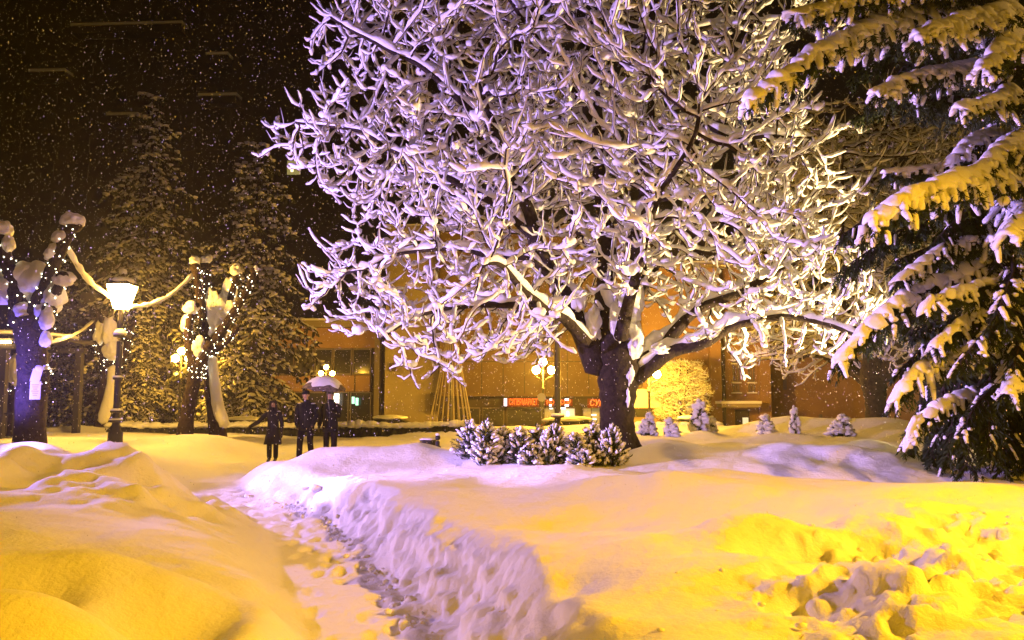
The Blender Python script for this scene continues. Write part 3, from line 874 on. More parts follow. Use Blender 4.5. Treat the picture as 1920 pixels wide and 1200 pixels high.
    while len(A) < N:
        q = np.stack([rg.uniform(cx - 8, cx + 6.5, 4000), rg.uniform(cy - 5.5, cy + 5.5, 4000), rg.uniform(1.7, 12.3, 4000)], -1)
        ok, e = inside(q)
        clump = fbm3(q[:, 0] * 0.55, q[:, 1] * 0.55, q[:, 2] * 0.75, 3, 2)
        thin = 1 - 0.55 * sstep(1.0, 3.0, q[:, 0] - cx) * sstep(6.5, 8.5, q[:, 2])
        keep = ok & (rg.uniform(0, 1, len(q)) < (0.25 + 0.75 * e ** 1.5) * (0.12 + 0.88 * sstep(0.40, 0.56, clump)) * thin)
        A.extend(q[keep])
    A = np.array(A[:N])
    step, infl, kill = 0.22, 2.4, 0.34
    alive = np.ones(N, bool)
    base = len(nodes)
    for it in range(80):
        kd = kdtree.KDTree(len(nodes))
        for i, n in enumerate(nodes):
            kd.insert(n, i)
        kd.balance()
        acc = {}
        for ai in np.nonzero(alive)[0]:
            _, i, d = kd.find(A[ai])
            if d < infl and i > 3:
                v = (A[ai] - nodes[i]) / (d + 1e-6)
                if i in acc:
                    acc[i] += v
                else:
                    acc[i] = v.copy()
        if not acc:
            break
        new = []
        for i, v in acc.items():
            v = v / (np.linalg.norm(v) + 1e-6)
            pv = np.array(nodes[i]) - np.array(nodes[par[i]]) if par[i] >= 0 else v
            pv = pv / (np.linalg.norm(pv) + 1e-6)
            v = v + (0.35 * pv if not is_limb[i] else 0) + rg.normal(0, 0.34, 3) + np.array([0, 0, -0.10])
            v = v / (np.linalg.norm(v) + 1e-6)
            nodes.append(tuple(np.array(nodes[i]) + v * step)); par.append(i); rad.append(0); is_limb.append(False); new.append(nodes[-1])
        kn = kdtree.KDTree(len(new))
        for i, n in enumerate(new):
            kn.insert(n, i)
        kn.balance()
        for ai in np.nonzero(alive)[0]:
            if kn.find(A[ai])[2] < kill:
                alive[ai] = False
    n = len(nodes)
    kids = [[] for _ in range(n)]
    for i in range(n):
        if par[i] >= 0:
            kids[par[i]].append(i)
    pr = np.zeros(n)
    for i in range(n - 1, -1, -1):
        k = [c for c in kids[i] if not is_limb[c]]
        if not is_limb[i]:
            pr[i] = (sum(pr[c] ** 2.4 for c in k) if k else 0.0105 ** 2.4) ** (1 / 2.4)
    wood, snow = MB(), MB()
    P = np.array(nodes)
    twig_count = 0

    def twig(p0, d0, L, s, r0):
        nonlocal twig_count
        d0 = d0 / (np.linalg.norm(d0) + 1e-9)
        t = np.linspace(0, 1, 5)[:, None]
        lift = rd.uniform(0.2, 1.0)
        side = np.array([rd.gauss(0, 0.12), rd.gauss(0, 0.12), 0])
        q = p0 + d0 * L * t + np.array([0, 0, 1]) * (L * lift) * t ** 2.2 + side * L * t ** 2
        q[1:-1] += rg.normal(0, 0.012, (3, 3))
        wood.tube(q - off, np.linspace(r0, 0.006, 5), 3)
        snow_along(snow, q - off, np.linspace(r0, 0.006, 5), s, 5, rd.uniform(0, 900))
        twig_count += 1

    def chain(start, first):
        c = [start, first]
        while True:
            k = [x for x in kids[c[-1]] if not is_limb[x]]
            if not k:
                break
            k.sort(key=lambda x: -pr[x])
            for other in k[1:]:
                todo.append((c[-1], other))
            c.append(k[0])
        q = P[c]
        r = np.array([pr[x] for x in c]); r[0] = r[1]
        if len(q) >= 3:
            q2 = q.copy(); q2[1:-1] = 0.66 * q[1:-1] + 0.17 * (q[2:] + q[:-2]); q = q2
        # the tip turns up
        d = q[-1] - q[-2]
        wood.tube(q - off, np.maximum(r, 0.011), 4)
        qs = smooth_path(q, 2); rs = np.interp(np.linspace(0, 1, len(qs)), np.linspace(0, 1, len(q)), r)
        snow_along(snow, qs - off, rs, 0.036 + 0.014 * rd.random(), 5, rd.uniform(0, 900))
        twig(q[-1], d + np.array([0, 0, -0.03]), rd.uniform(0.2, 0.42), rd.uniform(0.036, 0.054), 0.011)
        for i in range(1, len(c)):
            if rd.random() < 0.92:
                out = np.array([P[c[i]][0] - cx, P[c[i]][1] - cy, 0]); out /= np.linalg.norm(out) + 1e-6
                dd = P[c[i]] - P[par[c[i]]]; dd /= np.linalg.norm(dd) + 1e-6
                perp = np.cross(dd, [0, 0, 1]) * rd.choice([-1, 1])
                v = 0.6 * dd + 0.75 * perp + 0.35 * out + rg.normal(0, 0.25, 3) + np.array([0, 0, -0.40])
                twig(q[i], v, rd.uniform(0.14, 0.46), rd.uniform(0.016, 0.038), 0.010)
        # clumps where branches meet
        if len(c) > 5 and rd.random() < 0.5:
            j = rd.randrange(1, len(c) - 1)
            bs.blob(q[j] - off + np.array([0, 0, r[j] + 0.05]), (rd.uniform(.08, .15), rd.uniform(.08, .15), rd.uniform(.06, .11)), 2, 0, 0.2, None, rd)

    todo = []
    for i in range(n):
        if is_limb[i]:
            for c in kids[i]:
                if not is_limb[c]:
                    todo.append((i, c))
    while todo:
        chain(*todo.pop())
    tag(wood.build('branches', M['twig'], root), kind='stuff')
    tag(snow.build('branch_snow', M['tree_snow'], root), kind='stuff')
    tag(bs.build('snow_clumps', M['tree_snow'], root), kind='stuff')
    print('TREE nodes', n, 'twigs', twig_count, 'left', int(alive.sum()), 'verts', wood.n, snow.n)
    return root


big_tree = grow_big_tree()

# ------------------------------------------------------------------ spruces
def needle_spray(mb, p, d, n, L, rd, w=0.012, down=0.7):
    """thin dark blades around the twig that runs from p in direction d (a vector with its length)"""
    v, t = [], []
    d = np.asarray(d, float); l = np.linalg.norm(d) + 1e-9; u = d / l
    for k in range(n):
        s = rd.random()
        b = p + d * s
        a = np.array([rd.gauss(0, 1), rd.gauss(0, 1), rd.gauss(0, 0.6) - down])
        a -= 0.2 * (a @ u) * u; a = a / (np.linalg.norm(a) + 1e-9) + 0.45 * u
        a = a / np.linalg.norm(a) * L * rd.uniform(0.6, 1.2)
        sd = np.cross(a, u); sd = sd / (np.linalg.norm(sd) + 1e-9) * w * rd.uniform(0.7, 1.3)
        i = len(v)
        v += [b - sd, b + sd, b + a * 0.6 + sd * 0.9, b + a]
        t += [(i, i + 1, i + 2), (i, i + 2, i + 3)]
    mb.add(v, None, t, 0)


def spruce_mesh(name, label, loc, H, Rb, seed, group):
    """a far spruce: trunk, drooping boughs with dark needles, snow lying on them"""
    rd = random.Random(seed)
    root = thing(name, label, 'spruce', loc, 0, group)
    b = MB(); b.tube([(0, 0, -0.3), (0, 0, H * 0.4), (0, 0, H)], [Rb * 0.07, Rb * 0.045, 0.02], 8)
    b.build('trunk', M['bark'], root)
    nd, sn = MB(), MB()
    z = H * 0.05
    while z < H * 0.985:
        f = 1 - z / H
        L0 = Rb * (f ** 0.66) * 0.98 + 0.15
        nb = max(4, int(4 + 6 * f))
        a0 = rd.uniform(0, 6.28)
        for k in range(nb):
            a = a0 + 6.28 * k / nb + rd.gauss(0, 0.2)
            L = L0 * rd.uniform(0.55, 1.22)
            d = np.array([math.cos(a), math.sin(a), 0.0]); sdv = np.array([-d[1], d[0], 0])
            droop = rd.uniform(0.45, 0.85) * (0.6 + 0.7 * f)
            zz = z + rd.gauss(0, 0.30)
            m = max(3, int(L / 0.42))
            for j in range(1, m + 1):
                t = j / m
                c = d * L * t + np.array([0, 0, zz + 0.30 * L * t - droop * L * t * t])
                bw = min(0.9, 0.34 * L * (1.15 - t) + 0.12)
                for sgn in (-1, 1):
                    e = sdv * sgn * bw * rd.uniform(0.6, 1.1) + d * bw * 0.55 + np.array([0, 0, -bw * rd.uniform(0.35, 0.9)])
                    needle_spray(nd, c, e, 4, 0.34, rd, 0.075, 1.0)
                    if rd.random() < 0.8:
                        mid = c + e * 0.55 + np.array([0, 0, 0.06])
                        u = e / (np.linalg.norm(e) + 1e-9)
                        s2 = np.cross(u, [0, 0, 1]); s2 /= np.linalg.norm(s2) + 1e-9
                        n2 = np.cross(s2, u)
                        sn.blob(mid, (max(0.12, bw * 0.40) * rd.uniform(.7, 1.2), 0.09 + 0.05 * rd.random(), 0.06), 1, 0, 0.25, np.stack([u, s2, n2], -1), rd)
                if rd.random() < 0.6:
                    sn.blob(c + np.array([0, 0, 0.1]), (0.2, 0.2, 0.09), 1, 0, 0.25, None, rd)
        z += 0.40 + 0.58 * f
    tag(nd.build('needles', M['needle_far'], root), kind='stuff')
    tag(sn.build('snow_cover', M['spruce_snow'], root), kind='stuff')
    return root


def place(root, x, y, rz, s, label=None, name=None):
    c = copy_tree(root)
    c.location = (x, y, gz(x, y) - 0.1); c.rotation_euler = (0, 0, rz); c.scale = (s, s, s)
    if label:
        c['label'] = label
    return c


_p = at(262, 790, 50); SPX, SPY = _p.x, _p.y
spr_a = spruce_mesh('spruce', 'tallest dark snowy spruce standing behind the lit lantern lamp', (SPX, SPY, 0.2), 21.0, 5.2, 3, 'spruces beyond the pollards')
_p = at(470, 790, 46)
spr_b = spruce_mesh('spruce', 'second dark snowy spruce with drooping boughs behind the woman, before the low building', (_p.x, _p.y, 0.2), 16.6, 4.6, 4, 'spruces beyond the pollards')
_p = at(352, 790, 55); spr_c = place(spr_b, _p.x, _p.y, 2.0, 0.72, 'shorter spruce lit yellow by the street lamp, between the two tall spruces')
_p = at(90, 790, 58); spr_d = place(spr_b, _p.x, _p.y, 4.0, 0.80, 'dim spruce behind the thick blue lit pollard trunk')
_p = at(255, 790, 46.5); spr_e = place(spr_b, _p.x, _p.y, 1.0, 0.42, 'small spruce with yellow lit snow right beside the lantern post')
_p = at(425, 790, 44); spr_f = place(spr_b, _p.x, _p.y, 5.0, 0.36, 'small spruce with bright yellow snow right of the leaning pollards')


# ------------------------------------------------------------------ the near spruce on the right
def bough(root, pts, W, seed, off, dens=1.0, snow=0.055, label=None):
    """one bough: axis, side twigs with needles; its snow lies on it in a pillow with fingers"""
    rd = random.Random(seed)
    p = smooth_path(pts, 6)
    seg = np.linalg.norm(np.diff(p, axis=0), axis=1); LL = np.concatenate([[0], np.cumsum(seg)]); L = LL[-1]
    m = max(6, int(L / 0.11)); s = np.linspace(0, L, m)
    p = np.stack([np.interp(s, LL, p[:, k]) for k in range(3)], -1)
    wd, nd, sn = MB(), MB(), MB()
    wd.tube(p - off, np.linspace(0.045, 0.008, m), 6, 1)
    for i in range(1, m):
        t = i / (m - 1)
        ax = p[i] - p[i - 1]; ax /= np.linalg.norm(ax) + 1e-9
        sd = np.cross(ax, [0, 0, 1]); sd /= np.linalg.norm(sd) + 1e-9
        for sg in (-1, 1):
            for rep in range(1 if rd.random() > 0.35 else 2):
                bw = W * (1.0 - 0.75 * t) * min(1, 0.35 + 2.4 * t) * rd.uniform(0.55, 1.15) + 0.06
                dirn = sd * sg * rd.uniform(0.45, 1.0) + ax * rd.uniform(0.35, 0.8) + np.array([0, 0, -0.15])
                dirn /= np.linalg.norm(dirn)
                tt = np.linspace(0, 1, 6)[:, None]
                drop = rd.uniform(0.35, 0.85)
                q = p[i] + dirn * bw * tt + np.array([0, 0, -1]) * bw * drop * tt ** 1.8
                wd.tube(q - off, np.linspace(0.012, 0.004, 6), 3, 1, False)
                if rd.random() < dens * 0.75:
                    s0 = rd.randrange(1, 4)
                    qq = q[s0:] if rd.random() < 0.6 else q[s0:5]
                    nq = len(qq)
                    rr = snow * rd.uniform(0.55, 1.05) * np.linspace(1.0, rd.uniform(0.5, 0.9), nq) * np.array([rd.uniform(0.85, 1.2) for _ in range(nq)])
                    sn.tube(qq - off + np.array([0, 0, 1]) * (rr[:, None] * 0.7), rr, 7)
                if rd.random() < dens * 0.5:
                    jj_ = rd.randrange(2, 6)
                    sn.heap(q[jj_] - off + np.array([0, 0, 0.03]), snow * rd.uniform(0.7, 1.25), rd.random() * 90, 0.25, 2)
                needle_spray(nd, q[0] - off, q[-1] - q[0], int(24 + 64 * bw), 0.12, rd, 0.011, 0.9)
                for k in range(int(1 + 4 * bw)):
                    j = rd.randrange(2, 6)
                    e = dirn * 0.4 + sd * rd.uniform(-0.8, 0.8) + np.array([0, 0, -rd.uniform(0.5, 1.3)])
                    e = e / np.linalg.norm(e) * rd.uniform(0.10, 0.24)
                    needle_spray(nd, q[j] - off, e, 14, 0.09, rd, 0.010, 0.7)
                    if rd.random() < 0.42 * dens:
                        sn.tube([q[j] - off + np.array([0, 0, 0.02]), q[j] + e * 0.5 - off + np.array([0, 0, 0.02]), q[j] + e - off], [snow * 0.75, snow * 0.7, snow * 0.45], 6)
        if dens > 0.5 and (i % 2 == 0 or i == m - 1):
            w_ = min(1, 0.45 + 1.6 * t) * (1.1 - 0.5 * t)
            wx = W * 0.42 * w_ * rd.uniform(0.75, 1.25)
            fr = np.stack([ax, sd, np.cross(sd, ax)], -1)
            hm = MB(); hm.heap((0, 0, 0), (0.15 * rd.uniform(.8, 1.3), wx, snow * 1.9 * w_ * rd.uniform(.7, 1.25)), rd.random() * 99, 0.28, 3)
            v_ = hm.v[0].copy()
            v_[:, 2] -= 0.55 * v_[:, 1] ** 2 / max(wx, 0.05)
            sn.add(v_ @ fr.T + (p[i] - off + np.array([0, 0, snow * 0.9])), None, hm.t[0])
    # one object: twigs and needles; the snow is its sub-part
    wd2 = MB(); wd2.v, wd2.q, wd2.t, wd2.mq, wd2.mt, wd2.n = wd.v, wd.q, wd.t, wd.mq, wd.mt, wd.n
    for v, t in zip(nd.v, nd.t):
        pass
    base = wd2.n
    wd2.v = wd.v + nd.v; wd2.t = wd.t + [t + base for t in nd.t]; wd2.mt = wd.mt + nd.mt; wd2.n = wd.n + nd.n
    o = wd2.build('bough', [M['needle'], M['bark']], root)
    so = tag(sn.build('bough_snow', M['tree_snow'], o), kind='stuff')
    if label:
        o['label'] = label
    return o


def near_spruce():
    bx, by = at(1905, 850, 12.4)[:2]
    z0 = gz(bx, by) - 0.1
    root = thing('large_spruce', 'large near spruce with heavy snow pillows on drooping dark boughs', 'spruce', (bx, by, z0))
    off = np.array([bx, by, z0])
    b = MB(); b.tube([(0, 0, 0), (0, 0, 3.5), (0.05, 0, 9)], [0.24, 0.18, 0.08], 12); b.build('trunk', M['bark'], root)
    T = lambda z: np.array([bx, by, z])
    rd = random.Random(21)
    # the boughs the photograph shows, tip first seen at its pixel and distance
    spec = [  # start height, [(px,py,Y)...], width, density of snow, thickness
        (8.1, [(1770, 15, 11.6), (1640, 45, 11.0), (1540, 95, 10.6), (1470, 140, 10.4), (1408, 185, 10.3)], 0.62, 1.0, 0.062),
        (8.4, [(1760, -30, 11.2), (1640, -10, 10.8), (1560, 15, 10.6), (1490, 30, 10.5)], 0.55, 1.0, 0.06),
        (7.9, [(1880, 20, 11.2), (1800, 40, 10.4), (1720, 70, 10.0)], 0.55, 1.0, 0.06),
        (7.6, [(1900, 60, 11.0), (1870, 90, 10.2), (1840, 130, 9.8)], 0.5, 1.0, 0.055),
        (6.9, [(1820, 130, 11.4), (1730, 140, 10.9), (1645, 175, 10.6)], 0.5, 1.0, 0.055),
        (6.4, [(1890, 175, 11.2), (1840, 195, 10.5), (1800, 205, 10.2)], 0.4, 0.8, 0.05),
        (6.3, [(1880, 235, 11.6), (1820, 265, 11.2), (1780, 305, 11.0)], 0.42, 0.9, 0.05),
        (6.0, [(1905, 255, 11.2), (1870, 285, 10.6), (1830, 320, 10.3)], 0.5, 1.0, 0.055),
        (5.5, [(1850, 325, 11.4), (1760, 318, 11.2), (1668, 325, 11.0)], 0.34, 0.9, 0.04),
        (5.3, [(1890, 318, 11.0), (1800, 338, 10.2), (1710, 368, 9.9), (1638, 412, 9.8)], 0.62, 1.0, 0.062),
        (4.9, [(1915, 395, 11.0), (1905, 420, 10.2), (1890, 440, 9.8)], 0.5, 1.0, 0.055),
        (4.6, [(1880, 440, 11.8), (1780, 460, 11.5), (1690, 520, 11.2)], 0.4, 0.7, 0.035),
        (4.2, [(1850, 490, 11.6), (1730, 540, 11.2), (1640, 600, 10.9), (1575, 672, 10.8)], 0.46, 0.85, 0.05),
        (4.2, [(1900, 500, 11.0), (1885, 545, 10.4), (1870, 590, 10.2)], 0.42, 0.5, 0.040),
        (4.0, [(1880, 520, 11.4), (1810, 545, 10.9), (1750, 565, 10.6), (1735, 580, 10.55)], 0.30, 0.9, 0.05),
        (3.6, [(1870, 560, 11.4), (1810, 600, 10.9), (1755, 645, 10.6)], 0.36, 0.6, 0.045),
        (3.3, [(1840, 600, 11.8), (1760, 630, 11.4), (1690, 690, 11.2)], 0.36, 0.35, 0.038),
        (3.0, [(1900, 580, 11.2), (1850, 620, 10.6), (1800, 680, 10.3)], 0.42, 0.45, 0.04),
        (2.9, [(1860, 640, 11.4), (1780, 670, 11.0), (1715, 700, 10.7), (1680, 745, 10.6)], 0.34, 1.0, 0.05),
        (2.4, [(1900, 680, 11.2), (1905, 705, 10.6), (1890, 735, 10.2)], 0.34, 1.0, 0.045),
        (2.2, [(1860, 720, 11.8), (1780, 750, 11.5), (1720, 790, 11.3), (1705, 830, 11.2)], 0.36, 0.6, 0.04),
        (2.0, [(1870, 720, 11.4), (1830, 760, 10.9), (1800, 820, 10.7)], 0.32, 0.4, 0.035),
        (3.6, [(1915, 590, 11.4), (1912, 640, 10.8), (1900, 690, 10.5)], 0.36, 0.35, 0.035),
    ]
    for i, (zs, pts, W, dens, sn) in enumerate(spec):
        bough(root, [T(zs)] + [np.array(at(*q)[:]) for q in pts], W, 100 + i, off, dens, sn)
    # the rest of the crown, all round the trunk, mostly bare dark undersides
    z = 1.3
    k = 0
    while z < 9.3:
        Lm = 3.1 * (1 - 0.03 * abs(z - 6)) * (0.62 if z < 3 else 0.9)
        for j in range(5 if z < 8 else 3):
            a = k * 2.399 + rd.uniform(-0.3, 0.3)
            k += 1
            d = np.array([math.cos(a), math.sin(a), 0])
            L = Lm * rd.uniform(0.55, 0.95)
            if d[1] < -0.45:
                L = min(L, 2.0)
            if d[1] > 0.5 and j % 2:
                continue
            dr = rd.uniform(0.25, 0.5)
            pts = [T(z) + d * L * t + np.array([0, 0, 0.12 * L * t - dr * L * t * t]) for t in (0, 0.3, 0.6, 1.0)]
            if pts[-1][2] < 0.75:
                continue
            bough(root, pts, 0.55, 300 + k, off, 0.07, 0.030)
        z += 0.55
    for j in range(16):
        a = math.pi * (0.62 + 0.95 * j / 15) + rd.uniform(-0.12, 0.12)      # the dark skirt on the side of the path
        zz = rd.uniform(1.7, 3.0)
        d = np.array([math.cos(a), math.sin(a), 0]); L = rd.uniform(0.9, 1.7); end = rd.uniform(0.15, 0.5) + z0
        pts = [T(zz), T(zz) + d * L * 0.45 + (0, 0, -0.05), T(zz) + d * L * 0.8 - (0, 0, (zz - end) * 0.45), np.append(T(zz)[:2] + d[:2] * L, end)]
        bough(root, pts, 0.50, 700 + j, off, 0.10, 0.03)
    return root


big_spruce = near_spruce()


# ------------------------------------------------------------------ dwarf spruces
def dwarf(label, x, y, H, Rb, seed, group, big=1.0):
    rd = random.Random(seed)
    root = thing('dwarf_spruce', label, 'small conifer', (x, y, gz(x, y) - 0.06), 0, group)
    tr = MB(); tr.tube([(0, 0, -0.05), (0, 0, H * 0.6)], [0.03, 0.01], 6); tr.build('trunk', M['bark'], root)
    nd, sn = MB(), MB()
    leaders = [(0.0, 0.0, H, Rb)] + [(rd.uniform(-1, 1) * Rb * 0.75, rd.uniform(-1, 1) * Rb * 0.5, H * rd.uniform(0.5, 0.85), Rb * rd.uniform(0.5, 0.75)) for _ in range(3)]
    for lx, ly, lh, lr in leaders:
        n = int(85 * (lh / H) * (lr / Rb) ** 0.5)
        for i in range(n):
            z = lh * (i / n) ** 0.95
            f = 1 - z / lh
            a = i * 2.399 + rd.gauss(0, 0.4)
            rr = lr * (min(1, 0.55 + 1.6 * (1 - f)) * f ** 0.62) * rd.uniform(0.6, 1.2) + 0.012
            tip = np.array([lx + math.cos(a) * rr, ly + math.sin(a) * rr, z + 0.07 + 0.05 * rd.random()])
            st = np.array([lx + (tip[0] - lx) * 0.3, ly + (tip[1] - ly) * 0.3, z - 0.01])
            needle_spray(nd, st, tip - st, 22, 0.06, rd, 0.008, -0.1)
            if rd.random() < 0.50 + 0.25 * (z / lh):
                s = rd.uniform(0.012, 0.034) * (0.8 + 0.4 * f) * big
                mid = (st + tip) / 2
                sn.tube([mid * 0.6 + st * 0.4 + (0, 0, s * .6), mid + (0, 0, s * .8), tip + (rd.gauss(0, .008), rd.gauss(0, .008), s * .3)], [s * 0.7, s * rd.uniform(0.9, 1.4), s * rd.uniform(0.6, 1.0)], 6)
            if rd.random() < 0.10:
                s = rd.uniform(0.03, 0.06) * big
                sn.heap(tip * 0.85 + st * 0.15, (s, s, s * 0.75), rd.random() * 99, 0.3, 2)
        sn.tube([(lx, ly, lh * 0.93), (lx + rd.gauss(0, 0.008), ly, lh + 0.03), (lx + rd.gauss(0, 0.015), ly, lh + 0.08)], [0.018 * big, 0.026 * big, 0.014 * big], 6)
    tag(nd.build('needles', M['needle'], root), kind='stuff')
    tag(sn.build('snow_cover', M['tree_snow'], root), kind='stuff')
    return root


G1 = 'dwarf spruces in a row before the big tree'
row = [(880, 13.9, 0.78, 0.30, 'leftmost dwarf spruce of the dense snowy row before the big tree'),
       (912, 13.5, 0.86, 0.28, 'tallest dwarf spruce near the left end of the snowy row'),
       (945, 13.7, 0.66, 0.32, 'broad low dwarf spruce, third from the left in the snowy row'),
       (975, 13.4, 0.72, 0.30, 'dwarf spruce left of the middle of the snowy row, fourth from its left end'),
       (1008, 13.7, 0.78, 0.28, 'dwarf spruce in the middle of the snowy row, under the three globe lamp'),
       (1040, 13.4, 0.76, 0.30, 'dwarf spruce in front of the dark lamp pole in the snowy row'),
       (1078, 13.3, 0.66, 0.30, 'dwarf spruce just right of the dark lamp pole, third from the right end'),
       (1112, 13.5, 0.84, 0.30, 'second dwarf spruce from the right end of the snowy row'),
       (1148, 13.3, 0.78, 0.27, 'rightmost dwarf spruce of the snowy row, in front of the big trunk')]
protos = []
for i, (px, Y, H, rb, lab) in enumerate(row):
    x = at(px, 860, Y).x
    if i < 3:
        protos.append(dwarf(lab, x, Y, H * 0.80, rb * 1.30, 40 + i, G1))
    else:
        c = copy_tree(protos[i % 3])
        s = H / row[i % 3][2]; s *= 1.0
        c.location = (x, Y, gz(x, Y) - 0.06); c.scale = (s * rb / row[i % 3][3] / s, s * rb / row[i % 3][3] / s, s); c.rotation_euler = (0, 0, i * 1.9)
        c['label'] = lab
G2 = 'small snowed conifers beyond the big tree'
back = [(1217, 24.0, 0.80, 'slim snowed conifer just right of the big trunk'), (1258, 23.5, 0.78, 'stout snowed conifer between the globe lamp post and the lit doorway'),
        (1308, 24.0, 0.92, 'snowed conifer before the car with bright headlights'), (1330, 24.4, 0.72, 'snowed conifer leaning on the mound right of the headlights'),
        (1432, 24.0, 0.80, 'slim snowed conifer before the long yellow snow bank'), (1490, 23.5, 0.75, 'snowed conifer on its own round mound, right of the long bank'),
        (1580, 23.0, 0.85, 'snowed conifer farthest right, near the large spruce')]
for i, (px, Y, H, lab) in enumerate(back):
    x = at(px, 820, Y).x
    if i == 0:
        dw = dwarf(lab, x, Y, H * 0.82, 0.25, 77, G2, 1.9)
    else:
        c = copy_tree(dw); s = H / 0.80
        c.location = (x, Y, gz(x, Y) - 0.06); c.scale = (s * (1 + 0.35 * math.sin(i * 2.2)), s * (1 + 0.2 * math.cos(i * 3.1)), s * (1 - 0.22 * math.sin(i * 2.2))); c.rotation_euler = (0.12 * math.sin(i * 5), 0.10 * math.cos(i * 4), i * 2.1); c['label'] = lab

# ------------------------------------------------------------------ pollarded trees with fairy lights
def pollard(label, light_label, base, trunk, arms, snows, seed, lean_snow=None, rings=()):
    """trunk: [(point, radius)], arms: list of [(point, radius)], snows: [(centre, radii)]; all world points"""
    rd = random.Random(seed)
    off = np.array(tuple(base))
    root = thing('pollarded_tree', label, 'tree', base, 0, 'pollarded trees with fairy lights')
    P = lambda a: np.array([tuple(p) for p, _ in a]) - off
    b = MB()
    tp = smooth_path(P(trunk), 4); tr = np.interp(np.linspace(0, 1, len(tp)), np.linspace(0, 1, len(trunk)), [r for _, r in trunk])
    b.tube(tp, tr * (1 + 0.05 * np.sin(np.arange(len(tp)) * 1.7)), 14)
    b.build('trunk', M['bark'], root)
    lroot = thing('fairy_lights', light_label, 'string lights', base, 0, 'fairy lights wound round the pollards')
    wire, bulbs = MB(), MB()

    def wind_lights(p, r, turns, n):
        t = np.linspace(0, 1, n)
        L = np.concatenate([[0], np.cumsum(np.linalg.norm(np.diff(p, axis=0), axis=1))]); L /= L[-1]
        c = np.stack([np.interp(t, L, p[:, k]) for k in range(3)], -1); rr = np.interp(t, L, r) + 0.018
        d = np.gradient(c, axis=0); d /= np.linalg.norm(d, axis=1)[:, None] + 1e-9
        s = np.cross(d, [0.3, 0.9, 0.1]); s /= np.linalg.norm(s, axis=1)[:, None]; u = np.cross(s, d)
        a = t * turns * 6.283 + rd.random() * 6
        w = c + (s * np.cos(a)[:, None] + u * np.sin(a)[:, None]) * rr[:, None]
        w = w + np.array([[rd.gauss(0, 0.02) for _ in range(3)] for _ in range(n)])
        wire.tube(w, 0.004, 3, 0, False)
        for q in w:
            bulbs.blob(q, rd.uniform(0.010, 0.019), 1, 0, 0.0, None, rd)

    for ai, a in enumerate(arms):
        ap = smooth_path(P(a), 4); ar = np.interp(np.linspace(0, 1, len(ap)), np.linspace(0, 1, len(a)), [r for _, r in a])
        ar = ar * 1.4; ab = MB(); ab.tube(ap, ar * (1 + 0.08 * np.sin(np.arange(len(ap)) * 2.3 + ai)), 9)
        ab.blob(ap[-1], ar[-1] * 1.35, 2, 0, 0.2, None, rd)
        ao = ab.build('limb', M['bark'], root)
        L = np.linalg.norm(np.diff(ap, axis=0), axis=1).sum()
        wind_lights(ap, ar, L * 3.2, max(6, int(L * 26)))
    for p, r, n in rings:
        q = np.array(tuple(p)) - off
        wind_lights(np.array([q - (0, 0, 0.2), q, q + (0, 0, 0.2)]), np.full(3, r), 3, n)
    sb = MB()
    for si, (c, r) in enumerate(snows):
        sb.heap(np.array(tuple(c)) - off, np.array(r) * (1.22 if max(r) > 0.25 else 1.0), seed * 31 + si, 0.20)
    if lean_snow:
        for path, r in lean_snow:
            p = smooth_path(np.array([tuple(q) for q in path]) - off, 4)
            sb.tube(p, np.full(len(p), r) * (0.85 + 0.3 * vn(np.arange(len(p)) * 0.9, np.zeros(len(p)), 5)), 9)
    tag(sb.build('snow_cover', M['tree_snow'], root), kind='stuff')
    wire.build('wire', M['iron'], lroot)
    tag(bulbs.build('bulbs', M['bulb'], lroot), kind='stuff')
    return root


A_ = at
Y = 18.0
base = Vector((at(57, 822, Y).x, Y, gz(at(57, 822, Y).x, Y) - 0.15))
pollard('thick pollard trunk lit deep blue, snow filling its fork', 'fairy lights winding up both arms of the thick blue lit pollard', base,
        [(base, 0.34), (A_(57, 760, Y), 0.30), (A_(60, 690, Y), 0.29), (A_(60, 620, Y), 0.36), (A_(60, 600, Y), 0.36)],
        [[(A_(45, 605, Y), 0.22), (A_(28, 545, Y), 0.11), (A_(8, 470, Y), 0.10), (A_(0, 430, Y), 0.09)],
         [(A_(60, 605, Y), 0.20), (A_(85, 540, Y), 0.11), (A_(110, 475, Y), 0.10), (A_(138, 420, Y), 0.085)],
         [(A_(80, 615, Y - .1), 0.16), (A_(100, 560, Y - .2), 0.08), (A_(118, 520, Y - .3), 0.07)],
         [(A_(78, 735, Y), 0.14), (A_(84, 705, Y), 0.06), (A_(98, 685, Y), 0.05)]],
        [(A_(40, 545, Y + .22), (0.46, 0.30, 0.52)), (A_(18, 548, Y + .2), (0.34, 0.26, 0.36)), (A_(60, 530, Y + .2), (0.34, 0.24, 0.36)), (A_(52, 590, Y + .05), (0.28, 0.26, 0.22)), (A_(88, 570, Y + .12), (0.26, 0.22, 0.40)), (A_(104, 560, Y - .12), (0.18, 0.18, 0.30)), (A_(76, 590, Y - .15), (0.14, 0.14, 0.22)),
         (A_(137, 415, Y), (0.24, 0.24, 0.18)), (A_(115, 447, Y), (0.18, 0.18, 0.20)), (A_(100, 475, Y), (0.20, 0.18, 0.24)), (A_(118, 525, Y - .3), (0.20, 0.2, 0.22)),
         (A_(10, 432, Y), (0.16, 0.18, 0.22)), (A_(16, 462, Y), (0.14, 0.16, 0.24)), (A_(85, 640, Y - .25), (0.12, 0.1, 0.22)), (A_(90, 690, Y), (0.16, 0.1, 0.08)), (A_(87, 600, Y - .3), (0.12, 0.1, 0.26))], 1)
Y = 24.0
base = Vector((at(412, 800, Y).x, Y, gz(at(412, 800, Y).x, Y) - 0.2))
